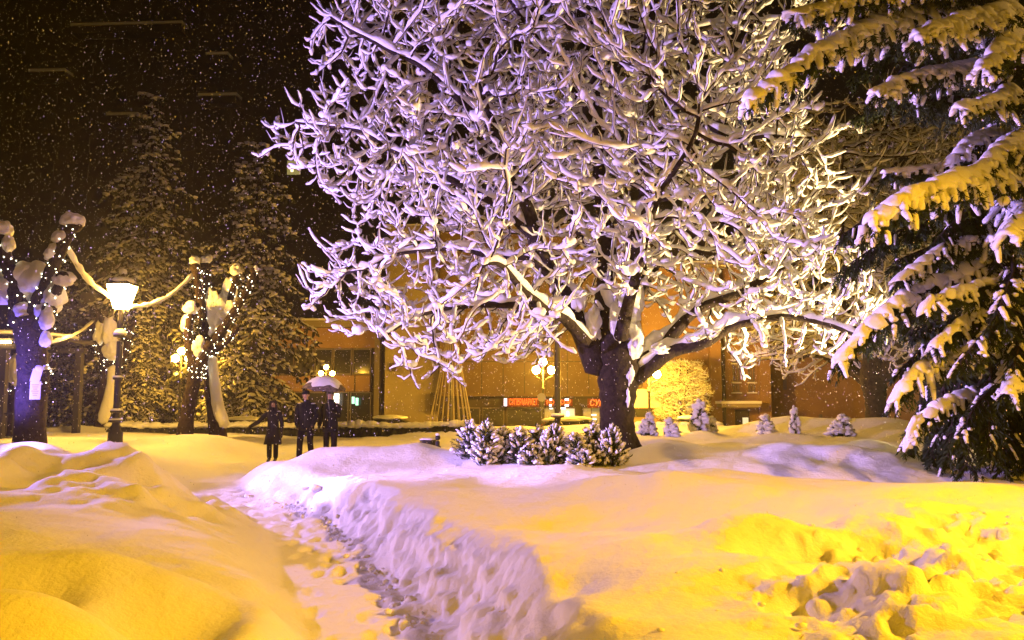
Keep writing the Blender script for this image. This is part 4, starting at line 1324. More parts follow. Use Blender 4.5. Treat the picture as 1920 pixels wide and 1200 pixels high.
pollard('forked pollard with a snow plastered trunk and four lit arms', 'fairy lights on the forked pollard with the snow plastered trunk', base,
        [(base, 0.26), (A_(398, 745, Y), 0.20), (A_(392, 690, Y), 0.19), (A_(393, 655, Y), 0.24)],
        [[(A_(388, 660, Y), 0.17), (A_(382, 600, Y), 0.10), (A_(372, 545, Y), 0.085), (A_(366, 502, Y), 0.08)],
         [(A_(395, 655, Y), 0.17), (A_(425, 605, Y), 0.09), (A_(455, 560, Y), 0.075), (A_(478, 508, Y), 0.06)],
         [(A_(390, 640, Y + .3), 0.1), (A_(388, 560, Y + .4), 0.085), (A_(384, 500, Y + .4), 0.08)],
         [(A_(398, 650, Y + .4), 0.1), (A_(422, 590, Y + .6), 0.08), (A_(436, 545, Y + .6), 0.07), (A_(444, 515, Y + .6), 0.07)],
         [(A_(402, 655, Y - .2), 0.1), (A_(425, 640, Y - .3), 0.06), (A_(442, 618, Y - .3), 0.05)]],
        [(A_(364, 490, Y), (0.16, 0.16, 0.18)), (A_(387, 488, Y + .4), (0.16, 0.16, 0.18)), (A_(443, 508, Y + .6), (0.18, 0.18, 0.22)), (A_(480, 506, Y), (0.09, 0.09, 0.13)),
         (A_(404, 598, Y + .22), (0.30, 0.20, 0.52)), (A_(412, 588, Y + .22), (0.36, 0.20, 0.38)), (A_(398, 575, Y + .2), (0.24, 0.18, 0.42)), (A_(424, 582, Y + .2), (0.28, 0.18, 0.28)), (A_(398, 628, Y + .12), (0.20, 0.18, 0.36)), (A_(408, 618, Y + .18), (0.26, 0.18, 0.32)), (A_(430, 548, Y + .75), (0.17, 0.15, 0.42)), (A_(420, 572, Y + .7), (0.2, 0.15, 0.36))], 2,
        [([A_(398, 672, Y - .12), A_(403, 720, Y - .12), A_(410, 765, Y - .15), A_(422, 797, Y - .2)], 0.17)], [(A_(393, 655, Y), 0.24, 40)])
Y = 23.4
base = Vector((at(345, 806, Y).x, Y, gz(at(345, 806, Y).x, Y) - 0.2))
pollard('leaning dark pollard to the left of the snow plastered one', 'fairy lights on the single arm of the leaning dark pollard', base,
        [(base, 0.24), (A_(354, 760, Y), 0.19), (A_(366, 705, Y), 0.20), (A_(370, 690, Y), 0.21)],
        [[(A_(366, 692, Y), 0.14), (A_(354, 650, Y), 0.09), (A_(354, 610, Y), 0.08), (A_(364, 572, Y), 0.07)],
         [(A_(372, 690, Y), 0.14), (A_(384, 665, Y), 0.09), (A_(390, 650, Y), 0.08)]],
        [(A_(358, 580, Y), (0.22, 0.2, 0.24)), (A_(350, 610, Y + .1), (0.12, 0.12, 0.26)), (A_(372, 655, Y), (0.18, 0.16, 0.32))], 3, None, [(A_(370, 700, Y), 0.22, 34)])
Y = 30.0
base = Vector((at(190, 795, Y).x, Y, gz(at(190, 795, Y).x, Y) - 0.5))
pollard('pollard with snowy arms standing behind the lantern post', 'fairy lights on the pollard behind the lantern post', base,
        [(base, 0.30), (A_(198, 745, Y), 0.27), (A_(206, 700, Y), 0.28), (A_(207, 680, Y), 0.3)],
        [[(A_(200, 684, Y), 0.18), (A_(188, 655, Y), 0.11), (A_(175, 608, Y), 0.10)],
         [(A_(206, 680, Y), 0.18), (A_(200, 640, Y), 0.11), (A_(194, 602, Y), 0.10)],
         [(A_(216, 684, Y), 0.18), (A_(236, 650, Y), 0.11), (A_(246, 608, Y), 0.10)]],
        [(A_(190, 625, Y), (0.22, 0.22, 0.5)), (A_(206, 625, Y - .2), (0.22, 0.22, 0.55)), (A_(212, 660, Y - .2), (0.28, 0.25, 0.4))], 4,
        [([A_(212, 690, Y - .25), A_(208, 730, Y - .25), A_(198, 770, Y - .3), A_(192, 790, Y - .3)], 0.2)], [(A_(207, 685, Y), 0.3, 26)])
Y = 27.0
base = Vector((at(26, 795, Y).x, Y, gz(at(26, 795, Y).x, Y) - 0.3))
pollard('low pollard with looping lights behind the blue lit trunk', 'fairy lights drooping from the low pollard behind the blue lit trunk', base,
        [(base, 0.24), (A_(28, 760, Y), 0.2), (A_(30, 735, Y), 0.22)],
        [[(A_(26, 738, Y), 0.12), (A_(24, 705, Y), 0.09), (A_(36, 675, Y), 0.08)], [(A_(34, 738, Y), 0.12), (A_(44, 715, Y), 0.08), (A_(60, 700, Y), 0.07)],
         [(A_(24, 740, Y), 0.12), (A_(4, 720, Y), 0.09), (A_(-4, 680, Y), 0.08)]],
        [(A_(32, 700, Y), (0.25, 0.25, 0.5)), (A_(36, 672, Y), (0.22, 0.2, 0.2)), (A_(-4, 675, Y), (0.2, 0.2, 0.2))], 5)


def garland(label, pts, r, seed):
    """a sagging cord with a roll of snow on it"""
    p = smooth_path([tuple(q) for q in pts], 7)
    root = thing('snowy_garland', label, 'garland', tuple(p[0]), 0, 'garland cords strung between the trees and the lamp')
    off = p[0]
    b = MB(); b.tube(p - off, 0.02, 6); b.build('cord', M['rope'], root)
    s = MB()
    rr = r * (0.8 + 0.45 * vn(np.arange(len(p)) * 0.55 + seed, np.zeros(len(p)), 8))
    s.tube(p - off + np.array([0, 0, 1]) * rr[:, None] * 0.7, rr, 8); s.build('snow_cover', M['tree_snow'], root)


garland('thick snowy garland sagging from the blue lit pollard to the lantern', [A_(125, 465, 18.1), A_(148, 505, 19.2), A_(172, 535, 20.4), A_(205, 558, 21.8)], 0.070, 1)
garland('snowy garland rising from the lantern to the forked pollard', [A_(246, 578, 22.1), A_(280, 573, 22.6), A_(318, 556, 23.2), A_(362, 517, 24.0)], 0.058, 2)
garland('thin yellowish garland from the blue lit trunk to the pollard behind', [A_(92, 645, 18.3), A_(120, 637, 21.5), A_(148, 624, 25.5), A_(174, 604, 29.8)], 0.05, 3)

# paper notices taped to the blue lit trunk
n = MB(); n.box((0, 0, 0), (0.22, 0.012, 0.40))
for k in range(6):
    n.box((0.0, -0.0075, 0.12 - k * 0.045), (0.15 - 0.03 * (k % 3), 0.003, 0.012), 0, 1)
pap = mat('notice paper', (0.62, 0.60, 0.58), 0.8, 0.1); ink = mat('notice ink', (0.12, 0.12, 0.14), 0.8, 0.1)
o = n.build('paper_notice', [pap, ink], None, False); o.location = A_(66, 732, 17.66); o.rotation_euler = (0, 0, 0.15)
tag(o, 'rectangular paper notice fixed to the blue lit trunk', 'notice')
n = MB(); n.box((0, 0, 0), (0.20, 0.012, 0.28)); n.blob((0.03, -0.01, 0.16), (0.10, 0.05, 0.08), 2)
o = n.build('paper_notice', [pap], None, False); o.location = A_(68, 704, 17.64); o.rotation_euler = (0, 0.22, 0.15)
tag(o, 'crooked snow topped notice just above the rectangular one', 'notice')

# ------------------------------------------------------------------ lamps in the view
def glow_mat(name, color, strength):
    return mat(name, (0.9, 0.9, 0.85), 0.3, 0.4, emit=color, estr=strength)


GLOBE = glow_mat('glowing sodium globe', (1.0, 0.50, 0.04), 1500)
LANTERN = glow_mat('glowing lantern glass', (1.0, 0.53, 0.08), 520)


def lantern_post():
    Yl = 22.0
    x, z0 = X(223, Yl), gz(X(223, Yl), Yl) - 0.1
    zt = Z(510, Yl)
    H = zt - z0
    t = thing('lantern_lamp', 'lit lantern lamp on a slim fluted black post between the pollards', 'street lamp', (x, Yl, z0))
    zl = lambda py: Z(py, Yl) - z0
    b = MB(); b.lathe([(0.0, 0), (0.19, 0), (0.19, 0.35), (0.14, 0.42), (0.15, 0.5), (0.10, 0.56), (0.085, 0.9), (0.085, zl(715)), (0.075, zl(640))], k=16)
    b.build('post', M['iron'], t)
    for py, r in ((788, 0.17), (770, 0.16), (708, 0.13), (628, 0.17)):
        c = MB(); c.lathe([(0.07, zl(py) - 0.07), (r, zl(py) - 0.05), (r, zl(py)), (0.07, zl(py) + 0.03)], k=16)
        co = c.build('collar', M['iron'], t)
        s = MB(); s.lathe([(0.08, zl(py) + 0.005), (r * 1.04, zl(py) + 0.005), (r * 1.0, zl(py) + (0.07 if py < 700 else 0.035)), (r * 0.6, zl(py) + (0.15 if py < 640 else 0.06)), (0.07, zl(py) + (0.17 if py < 640 else 0.07))], k=14)
        s.build('collar_snow', M['tree_snow'], co)
    b = MB()
    b.lathe([(0.07, zl(628)), (0.055, zl(610)), (0.08, zl(606)), (0.05, zl(598)), (0.05, zl(585)), (0.12, zl(580))], k=12)
    for a in range(4):
        u = Vector((math.cos(a * 1.571 + .785), math.sin(a * 1.571 + .785), 0))
        b.tube([u * 0.04 + Vector((0, 0, zl(606))), u * 0.18 + Vector((0, 0, zl(600))), u * 0.20 + Vector((0, 0, zl(588))), u * 0.14 + Vector((0, 0, zl(580)))], 0.016, 5)
    b.build('bracket', M['iron'], t)
    # tapered four sided glass
    w0, w1, za, zb = 0.15, 0.29, zl(579), zl(536)
    g = MB(); g.add([(-w0, -w0, za), (w0, -w0, za), (w0, w0, za), (-w0, w0, za), (-w1, -w1, zb), (w1, -w1, zb), (w1, w1, zb), (-w1, w1, zb)], [(0, 3, 2, 1), (0, 1, 5, 4), (1, 2, 6, 5), (2, 3, 7, 6), (3, 0, 4, 7)])
    g.build('lantern_glass', LANTERN, t, False)
    f = MB()
    for sx, sy in ((1, 1), (1, -1), (-1, 1), (-1, -1)):
        f.tube([(sx * w0 * 1.04, sy * w0 * 1.04, za), (sx * w1 * 1.04, sy * w1 * 1.04, zb)], 0.014, 4)
    f.build('lantern_frame', M['iron'], t)
    r_ = MB(); r_.lathe([(w1 * 1.5, zb + 0.01), (w1 * 1.45, zb + 0.05), (0.18, zb + 0.2), (0.08, zb + 0.24), (0.05, zb + 0.30), (0.085, zb + 0.34), (0.0, zb + 0.42)], k=4)
    ro = r_.build('lantern_roof', M['iron'], t, False); ro.rotation_euler = (0, 0, R(45))
    s = MB(); s.blob((0, 0, zb + 0.13), (w1 * 1.08, w1 * 1.08, 0.12), 3, 0, 0.1); s.blob((0, 0, zb + 0.40), (0.11, 0.11, 0.10), 2, 0, 0.12)
    s.build('roof_snow', M['tree_snow'], t)


lantern_post()


def globe_lamp(label, px, py_globes, Yl, radius, py_base, first=None, gm=None, rot=0.0):
    """three glowing globes on a curled bracket"""
    x = X(px, Yl); z0 = gz(x, Yl) - 0.1; zg = Z(py_globes, Yl) - z0
    t = thing('globe_lamp', label, 'street lamp', (x, Yl, z0), rot, 'three globe street lamps')
    b = MB(); b.lathe([(0.14, 0), (0.14, 0.5), (0.07, 0.6), (0.055, zg * 0.75), (0.10, zg * 0.76), (0.10, zg * 0.78), (0.045, zg * 0.79), (0.04, zg)], k=12)
    b.build('post', M['iron'], t)
    b = MB(); gl = []
    for k in range(3):
        a = k * 2.094 + 2.6
        u = Vector((math.cos(a), math.sin(a), 0)); rr = 0.42 if k else 0.34
        if k == 2:
            e = Vector((0, 0, zg + 0.40)); pts = [Vector((0, 0, zg * 0.85)), Vector((0, 0, zg + 0.2))]
        else:
            u = Vector((-1, 0.15, 0)) if k == 0 else Vector((1, -0.1, 0))
            e = u * rr + Vector((0, 0, zg)); pts = [Vector((0, 0, zg * 0.84)), u * rr * 0.5 + Vector((0, 0, zg - 0.42)), u * rr + Vector((0, 0, zg - 0.30)), u * rr + Vector((0, 0, zg - radius))]
        b.tube(smooth_path(pts, 4), 0.025, 6); gl.append(e)
    b.build('bracket', M['iron'], t)
    for e in gl:
        g = MB(); g.blob(e, radius, 3, 0, 0); g.build('globe', gm or GLOBE, t)
        s = MB(); s.blob(e + Vector((0, 0, radius * 0.95)), (radius * 0.6, radius * 0.6, radius * 0.28), 2, 0, 0.1); s.build('globe_snow', M['tree_snow'], t)
    return t


globe_lamp('three globe lamp left of the dark pole, before the neon signs', 1018, 694, 40.0, 0.19, 780)
globe_lamp('three globe lamp just right of the big trunk, beside the small yellow tree', 1216, 702, 40.5, 0.19, 790, rot=0.2)
globe_lamp('distant globe lamp behind the forked pollards, lighting the spruces yellow', 340, 672, 43.0, 0.19, 790, gm=glow_mat('weaker sodium globe', (1.0, 0.50, 0.04), 750))
globe_lamp('small distant globe lamp above the umbrella', 612, 700, 52.0, 0.16, 790, gm=glow_mat('dim sodium globe', (1.0, 0.52, 0.05), 260))


def pole_lamp(label, px, py_top, Yl, r, glow, name='pole_lamp', arm=0.0, size=0.2):
    x = X(px, Yl); z0 = gz(x, Yl) - 0.1; H = Z(py_top, Yl) - z0
    t = thing('street_lamp', label, 'street lamp', (x, Yl, z0))
    b = MB(); b.lathe([(r * 2.0, 0), (r * 2.0, 0.25), (r * 1.1, 0.35), (r, H * 0.5), (r * 0.8, H - 0.1)], k=12); b.build('pole', M['iron'], t)
    c = MB(); c.lathe([(r, 0.50), (r * 2.3, 0.52), (r * 2.3, 0.58), (r, 0.6)], k=12); co = c.build('collar', M['iron'], t)
    s = MB(); s.lathe([(r, 0.585), (r * 2.35, 0.585), (r * 2.1, 0.66), (r, 0.68)], k=12); s.build('collar_snow', M['tree_snow'], co)
    h = MB(); h.lathe([(0.02, H + 0.12), (size * 0.6, H + 0.08), (size * 1.05, H), (size, H - 0.02), (size * 0.9, H + 0.0), (0.02, H + 0.02)], k=14); h.build('lamp_shade', M['iron'], t)
    g = MB(); g.blob((0, 0, H - 0.03), (size * 0.8, size * 0.8, 0.07), 2, 0, 0); g.build('lamp_glass', glow, t)
    return t


pole_lamp('dark round lamp pole with a small lit shade rising behind the dwarf spruces', 1045, 572, 30.0, 0.11, glow_mat('shade lamp', (1.0, 0.55, 0.10), 60))
pole_lamp('tall bright lamp shining through the middle of the big tree', 1150, 500, 28.0, 0.07, glow_mat('bright sodium lamp', (1.0, 0.52, 0.06), 2400), size=0.28)

# round road sign seen from behind
x = X(1015, 38.0)
t = thing('road_sign', 'round road sign seen from behind below the left globe lamp', 'road sign', (x, 38.0, gz(x, 38.0)))
b = MB(); b.tube([(0, 0, 0), (0, 0, Z(738, 38.0) - gz(x, 38.0))], 0.03, 6); b.build('post', M['steel'], t)
zc = Z(745, 38.0) - gz(x, 38.0)
b = MB(); b.tube([(0, -0.04, zc), (0, -0.015, zc)], 0.2, 20, 0, True, False); b.build('plate', mat('sign back', (0.4, 0.4, 0.38), 0.5, 0.4), t, False)

# cone of light cords on a thin mast
Yc = 33.0
cx_, zb = X(846, Yc), gz(X(846, Yc), Yc)
t = thing('cord_cone', 'tall cone of bare cords strung down from a thin mast, beside the building corner', 'light cone', (cx_, Yc, zb))
top = Z(600, Yc) - zb
b = MB(); b.tube([(0, 0, -0.1), (0, 0, top + 0.1)], 0.035, 7); b.build('mast', M['steel'], t)
cordm = mat('pale cord', (0.45, 0.38, 0.25), 0.7, 0.2)
for kk in range(22):
    a_ = kk * 6.283 / 22 + 0.1
    b = MB(); b.tube([(0.05 * math.cos(a_), 0.05 * math.sin(a_), top), (1.15 * math.cos(a_), 1.15 * math.sin(a_), 0.0)], 0.017, 4, 0, False); b.build('cord', cordm, t)

# litter bin and bollard
Yb = 17.6
x = X(804, Yb); z0 = gz(x, Yb)
t = thing('litter_bin', 'small dark litter bin capped with snow behind the white mound', 'litter bin', (x, Yb, z0 - 0.05))
zt = Z(824, Yb) - z0 + 0.05
b = MB(); b.lathe([(0.0, zt - 0.42), (0.16, zt - 0.42), (0.185, zt), (0.17, zt), (0.15, zt - 0.38)], k=14); b.build('bucket', M['iron'], t)
b = MB(); b.tube([(0.0, 0.19, -0.1), (0.0, 0.19, zt - 0.1)], 0.025, 6); b.tube([(-0.1, 0.19, zt - 0.2), (0.1, 0.19, zt - 0.2)], 0.02, 6); b.build('bracket', M['iron'], t)
b = MB(); b.blob((0, 0, zt), (0.19, 0.19, 0.045), 3, 0, 0.1); b.build('snow_cap', M['tree_snow'], t)
x = X(822, Yb - 0.1); z0 = gz(x, Yb - 0.1); zt = Z(811, Yb) - z0
t = thing('bollard', 'slim black bollard with a ball top beside the litter bin', 'bollard', (x, Yb - 0.1, z0 - 0.05))
b = MB(); b.lathe([(0.075, 0), (0.075, 0.08), (0.052, 0.12), (0.048, zt * 0.62), (0.075, zt * 0.65), (0.075, zt * 0.70), (0.045, zt * 0.73), (0.05, zt * 0.82), (0.03, zt * 0.85)], k=14); b.build('post', M['iron'], t)
b = MB(); b.blob((0, 0, zt * 0.93), 0.06, 2, 0, 0); b.build('ball', M['iron'], t)
b = MB(); b.blob((0, 0, zt * 1.01), (0.05, 0.05, 0.03), 2, 0, 0.1); b.build('snow_cap', M['tree_snow'], t)


# pavilion at the left edge
Yp = 25.0
x = X(-40, Yp); z0 = gz(x, Yp) - 0.1
t = thing('pavilion', 'dark open pavilion with posts and a lamp under its eave, behind the blue lit trunk', 'pavilion', (x, Yp, z0))
zt = Z(655, Yp) - z0
for px in (-130, -60, 9, 78):
    for dy in (0, 2.2):
        b = MB(); b.box((X(px, Yp) - x, dy, zt / 2), (0.2, 0.2, zt)); b.build('post', M['iron'], t, False)
b = MB(); b.box((X(-26, Yp) - x, 0, zt + 0.08), (X(90, Yp) - X(-142, Yp), 0.24, 0.16)); b.build('beam', M['iron'], t, False); b = MB(); b.box((X(-26, Yp) - x, 2.2, zt + 0.08), (X(90, Yp) - X(-142, Yp), 0.24, 0.16)); b.build('beam', M['iron'], t, False)
b = MB(); b.box((X(-26, Yp) - x, 1.1, zt + 0.36), (X(94, Yp) - X(-146, Yp), 3.0, 0.12)); rf = b.build('roof', M['iron'], t, False)
b = MB(); b.blob((X(-26, Yp) - x, 1.1, zt + 0.5), (2.0, 1.6, 0.16), 3, 0, 0.06); b.build('roof_snow', M['tree_snow'], rf)
b = MB(); b.box((X(9, Yp) - x, -0.16, zt + 0.22), (0.5, 0.1, 0.06)); b.build('eave_lamp', glow_mat('eave lamp', (1.0, 0.6, 0.15), 60), t, False)
b = MB()
for px in range(-125, 78, 12):
    b.box((X(px, Yp) - x, 0, 0.55), (0.03, 0.03, 0.6))
b.box((X(-26, Yp) - x, 0, 0.87), (X(78, Yp) - X(-130, Yp), 0.06, 0.05))
tag(b.build('railing', M['iron'], t, False), kind='stuff')

# ------------------------------------------------------------------ cars along the street
CARM = [mat('car paint %d' % i, c, 0.35, 0.5) for i, c in enumerate([(0.05, 0.05, 0.06), (0.20, 0.03, 0.02), (0.10, 0.12, 0.14)])]
TYRE = mat('tyre rubber', (0.015, 0.015, 0.015), 0.9, 0.2)
HEADL = mat('headlight', (0.9, 0.9, 0.9), 0.2, 0.5, emit=(1.0, 0.97, 0.8), estr=30)
HEADO = mat('headlight off', (0.5, 0.5, 0.5), 0.2, 0.6)
TAIL = mat('tail light', (0.3, 0.02, 0.02), 0.3, 0.5)


def loft(mb, secs, m=0):
    """secs: closed rings of equal length"""
    k = len(secs[0]); v = np.array(secs, float).reshape(-1, 3)
    q = [(i * k + j, i * k + (j + 1) % k, (i + 1) * k + (j + 1) % k, (i + 1) * k + j) for i in range(len(secs) - 1) for j in range(k)]
    n = len(v)
    v = np.vstack([v, np.mean(secs[0], axis=0), np.mean(secs[-1], axis=0)])
    t = [(n, (j + 1) % k, j) for j in range(k)] + [(n + 1, (len(secs) - 1) * k + j, (len(secs) - 1) * k + (j + 1) % k) for j in range(k)]
    mb.add(v, q, t, m)


def make_car(label, x, y, rz, paint, head):
    t = thing('parked_car', label, 'car', (x, y, gz(x, y) - 0.02), rz, 'cars along the snowy street')

    def ring(px, w, z0, z1):
        return [(px, -w, z0 + 0.08), (px, -w * 1.0, (z0 + z1) / 2), (px, -w * 0.93, z1), (px, w * 0.93, z1), (px, w, (z0 + z1) / 2), (px, w, z0 + 0.08), (px, w * 0.9, z0), (px, -w * 0.9, z0)]
    b = MB(); loft(b, [ring(-2.15, 0.70, 0.35, 0.72), ring(-2.0, 0.82, 0.25, 0.88), ring(-1.2, 0.86, 0.22, 0.94), ring(0.8, 0.86, 0.22, 0.92), ring(1.7, 0.83, 0.24, 0.82), ring(2.12, 0.72, 0.33, 0.66)])
    b.build('body', paint, t)
    b = MB(); loft(b, [ring(-1.75, 0.70, 0.92, 0.96), ring(-1.15, 0.68, 0.92, 1.38), ring(0.1, 0.68, 0.9, 1.42), ring(0.95, 0.72, 0.88, 0.94)])
    b.build('cabin_glass', BM['glass'], t)
    b = MB(); loft(b, [ring(-1.2, 0.60, 1.385, 1.41), ring(-0.5, 0.62, 1.40, 1.46), ring(0.1, 0.60, 1.415, 1.44)]); ro = b.build('roof', paint, t)
    s = MB(); s.blob((-0.5, 0, 1.5), (0.85, 0.62, 0.14), 3, 0, 0.08); s.blob((1.45, 0, 0.90), (0.6, 0.7, 0.10), 3, 0, 0.08); s.blob((-1.85, 0, 0.98), (0.3, 0.66, 0.09), 2, 0, 0.08)
    s.build('snow_cover', M['tree_snow'], t)
    for wx in (-1.35, 1.35):
        for sy in (-1, 1):
            w = MB(); w.tube([(wx, sy * 0.88, 0.32), (wx, sy * 0.70, 0.32)], 0.32, 18, 0, True, False); wo = w.build('wheel', TYRE, t)
            w = MB(); w.tube([(wx, sy * 0.895, 0.32), (wx, sy * 0.875, 0.32)], 0.19, 14, 0, True, False); w.build('rim', M['steel'], wo)
    for sy in (-0.55, 0.55):
        h = MB(); h.blob((2.05, sy, 0.62), (0.09, 0.17, 0.09), 2, 0, 0); h.build('headlight', head, t)
        h = MB(); h.blob((-2.08, sy, 0.72), (0.07, 0.15, 0.07), 2, 0, 0); h.build('tail_light', TAIL, t)
    return t


car0 = make_car('snow covered car parked behind the dark pole under the left globe lamp', X(1030, 36), 36, R(185), CARM[0], HEADO)
c2 = copy_tree(car0); c2.location = (X(1095, 37), 37, gz(X(1095, 37), 37)); c2.rotation_euler = (0, 0, R(3)); c2['label'] = 'snow covered car just left of the big trunk, before the lit shop'
make_car('car with two bright white headlights before the lit doorway', X(1294, 39), 39, R(-92), CARM[2], HEADL)
c4 = copy_tree(car0); c4.location = (X(752, 40), 40, gz(X(752, 40), 40)); c4.rotation_euler = (0, 0, R(-4)); c4['label'] = 'snowed in car behind the street bank, right of the umbrella'
c5 = copy_tree(car0); c5.location = (X(440, 37), 37, gz(X(440, 37), 37)); c5.rotation_euler = (0, 0, R(178)); c5['label'] = 'snowed in car half seen behind the woman'

# ------------------------------------------------------------------ clipped hedges along the street, snow on top
HEDGE = mat('hedge leaves', (0.035, 0.036, 0.018), 0.9, 0.1, vary=(5, 0.6, 1.5))


def hedge(label, px0, px1, Yh, top_py, seed):
    rd = random.Random(seed)
    x0, x1 = X(px0, Yh), X(px1, Yh)
    zb = min(gz(x, Yh) for x in np.linspace(x0, x1, 12)) - 0.15
    n = int((x1 - x0) / 0.22)
    t = thing('hedge', label, 'hedge', ((x0 + x1) / 2, Yh, zb), 0, 'clipped hedges along the street')
    lf, sn, wd = MB(), MB(), MB()
    H0 = Z(top_py, Yh) - zb
    for i in range(n):
        x = x0 + (x1 - x0) * (i + 0.5) / n - (x0 + x1) / 2
        h = H0 * (0.93 + 0.14 * float(vn(np.array([i * 0.13 + seed]), np.array([seed * 3.0]), 2)[0]))
        wd.heap((x, 0, h * 0.48), (0.22, 0.30, h * 0.52), i * 1.7 + seed, 0.2, 2, 0, 0.0)
        for k in range(26):
            a = np.array([rd.gauss(0, 1), rd.gauss(0, 1), rd.gauss(0, 1)]); a /= np.linalg.norm(a)
            c = np.array([x, 0, h * 0.48]) + a * np.array([0.24, 0.32, h * 0.52])
            s = np.cross(a, [rd.gauss(0, 1), rd.gauss(0, 1), rd.gauss(0, 1)]); s /= np.linalg.norm(s) + 1e-9
            b_ = np.cross(a, s)
            lf.add([c - s * 0.04, c + b_ * 0.09 + a * 0.04, c + s * 0.04], None, [(0, 1, 2)])
        sn.heap((x, 0.02, h * 0.99), (0.26, 0.34, 0.12 * rd.uniform(0.8, 1.5)), i * 2.3 + seed, 0.2, 2)
    o = wd.build('foliage', HEDGE, t); tag(o, kind='stuff')
    tag(lf.build('leaves', HEDGE, t, False), kind='stuff')
    tag(sn.build('snow_cap', M['tree_snow'], t), kind='stuff')


hedge('long dark hedge with a snow cap behind the three walkers', 210, 880, 28.4, 797, 1)
hedge('short dark hedge right of the big trunk, behind the small conifers', 1195, 1345, 30.0, 797, 2)

# ------------------------------------------------------------------ people
def skin(name, verts, edges, radii, m, parent, sub=1):
    bm = bmesh.new()
    lay = bm.verts.layers.skin.verify()
    vs = []
    for i, (v, r) in enumerate(zip(verts, radii)):
        b = bm.verts.new(v)
        b[lay].radius = r if isinstance(r, tuple) else (r, r)
        b[lay].use_root = (i == 0)
        vs.append(b)
    for a_, b_ in edges:
        bm.edges.new((vs[a_], vs[b_]))
    me = bpy.data.meshes.new(name); bm.to_mesh(me); bm.free()
    o = bpy.data.objects.new(name, me); COL.objects.link(o)
    o.modifiers.new('skin', 'SKIN').use_smooth_shade = True
    s = o.modifiers.new('sub', 'SUBSURF'); s.levels = sub; s.render_levels = sub
    bpy.context.view_layer.update()
    m2 = bpy.data.meshes.new_from_object(o.evaluated_get(bpy.context.evaluated_depsgraph_get()))
    o.modifiers.clear(); o.data = m2
    m2.materials.clear(); m2.materials.append(m)
    m2.polygons.foreach_set('use_smooth', np.ones(len(m2.polygons), bool))
    o.parent = parent
    return o


class Graph:
    def __init__(self):
        self.v, self.e, self.r = [], [], []

    def add(self, p, r, to=None):
        self.v.append(tuple(p)); self.r.append(r)
        if to is not None:
            self.e.append((to, len(self.v) - 1))
        return len(self.v) - 1

    def chain(self, pts, to):
        for p, r in pts:
            to = self.add(p, r, to)
        return to


def lerp(a, b, t):
    return tuple(np.array(a) * (1 - t) + np.array(b) * t)


def hand(g, wrist, elbow, to, side):
    """palm, four fingers and a thumb, slightly curled"""
    w = np.array(wrist); d = w - np.array(elbow); d /= np.linalg.norm(d)
    f = np.array([0, -1, 0.0]); f -= (f @ d) * d; f /= np.linalg.norm(f)
    s = np.cross(d, f)
    palm = g.add(w + d * 0.055, (0.034, 0.022), to)
    for k, L in enumerate((0.070, 0.082, 0.077, 0.060)):
        o = (k - 1.5) * 0.018
        a = g.add(w + d * 0.10 + f * o, 0.0095, palm)
        b = g.add(w + d * (0.10 + L * 0.5) + f * o + s * 0.008 * side, 0.0085, a)
        g.add(w + d * (0.10 + L * 0.9) + f * o + s * 0.028 * side, 0.007, b)
    a = g.add(w + d * 0.045 + f * -0.038, 0.0105, palm)
    g.add(w + d * 0.085 + f * -0.055 + s * 0.012 * side, 0.0085, a)


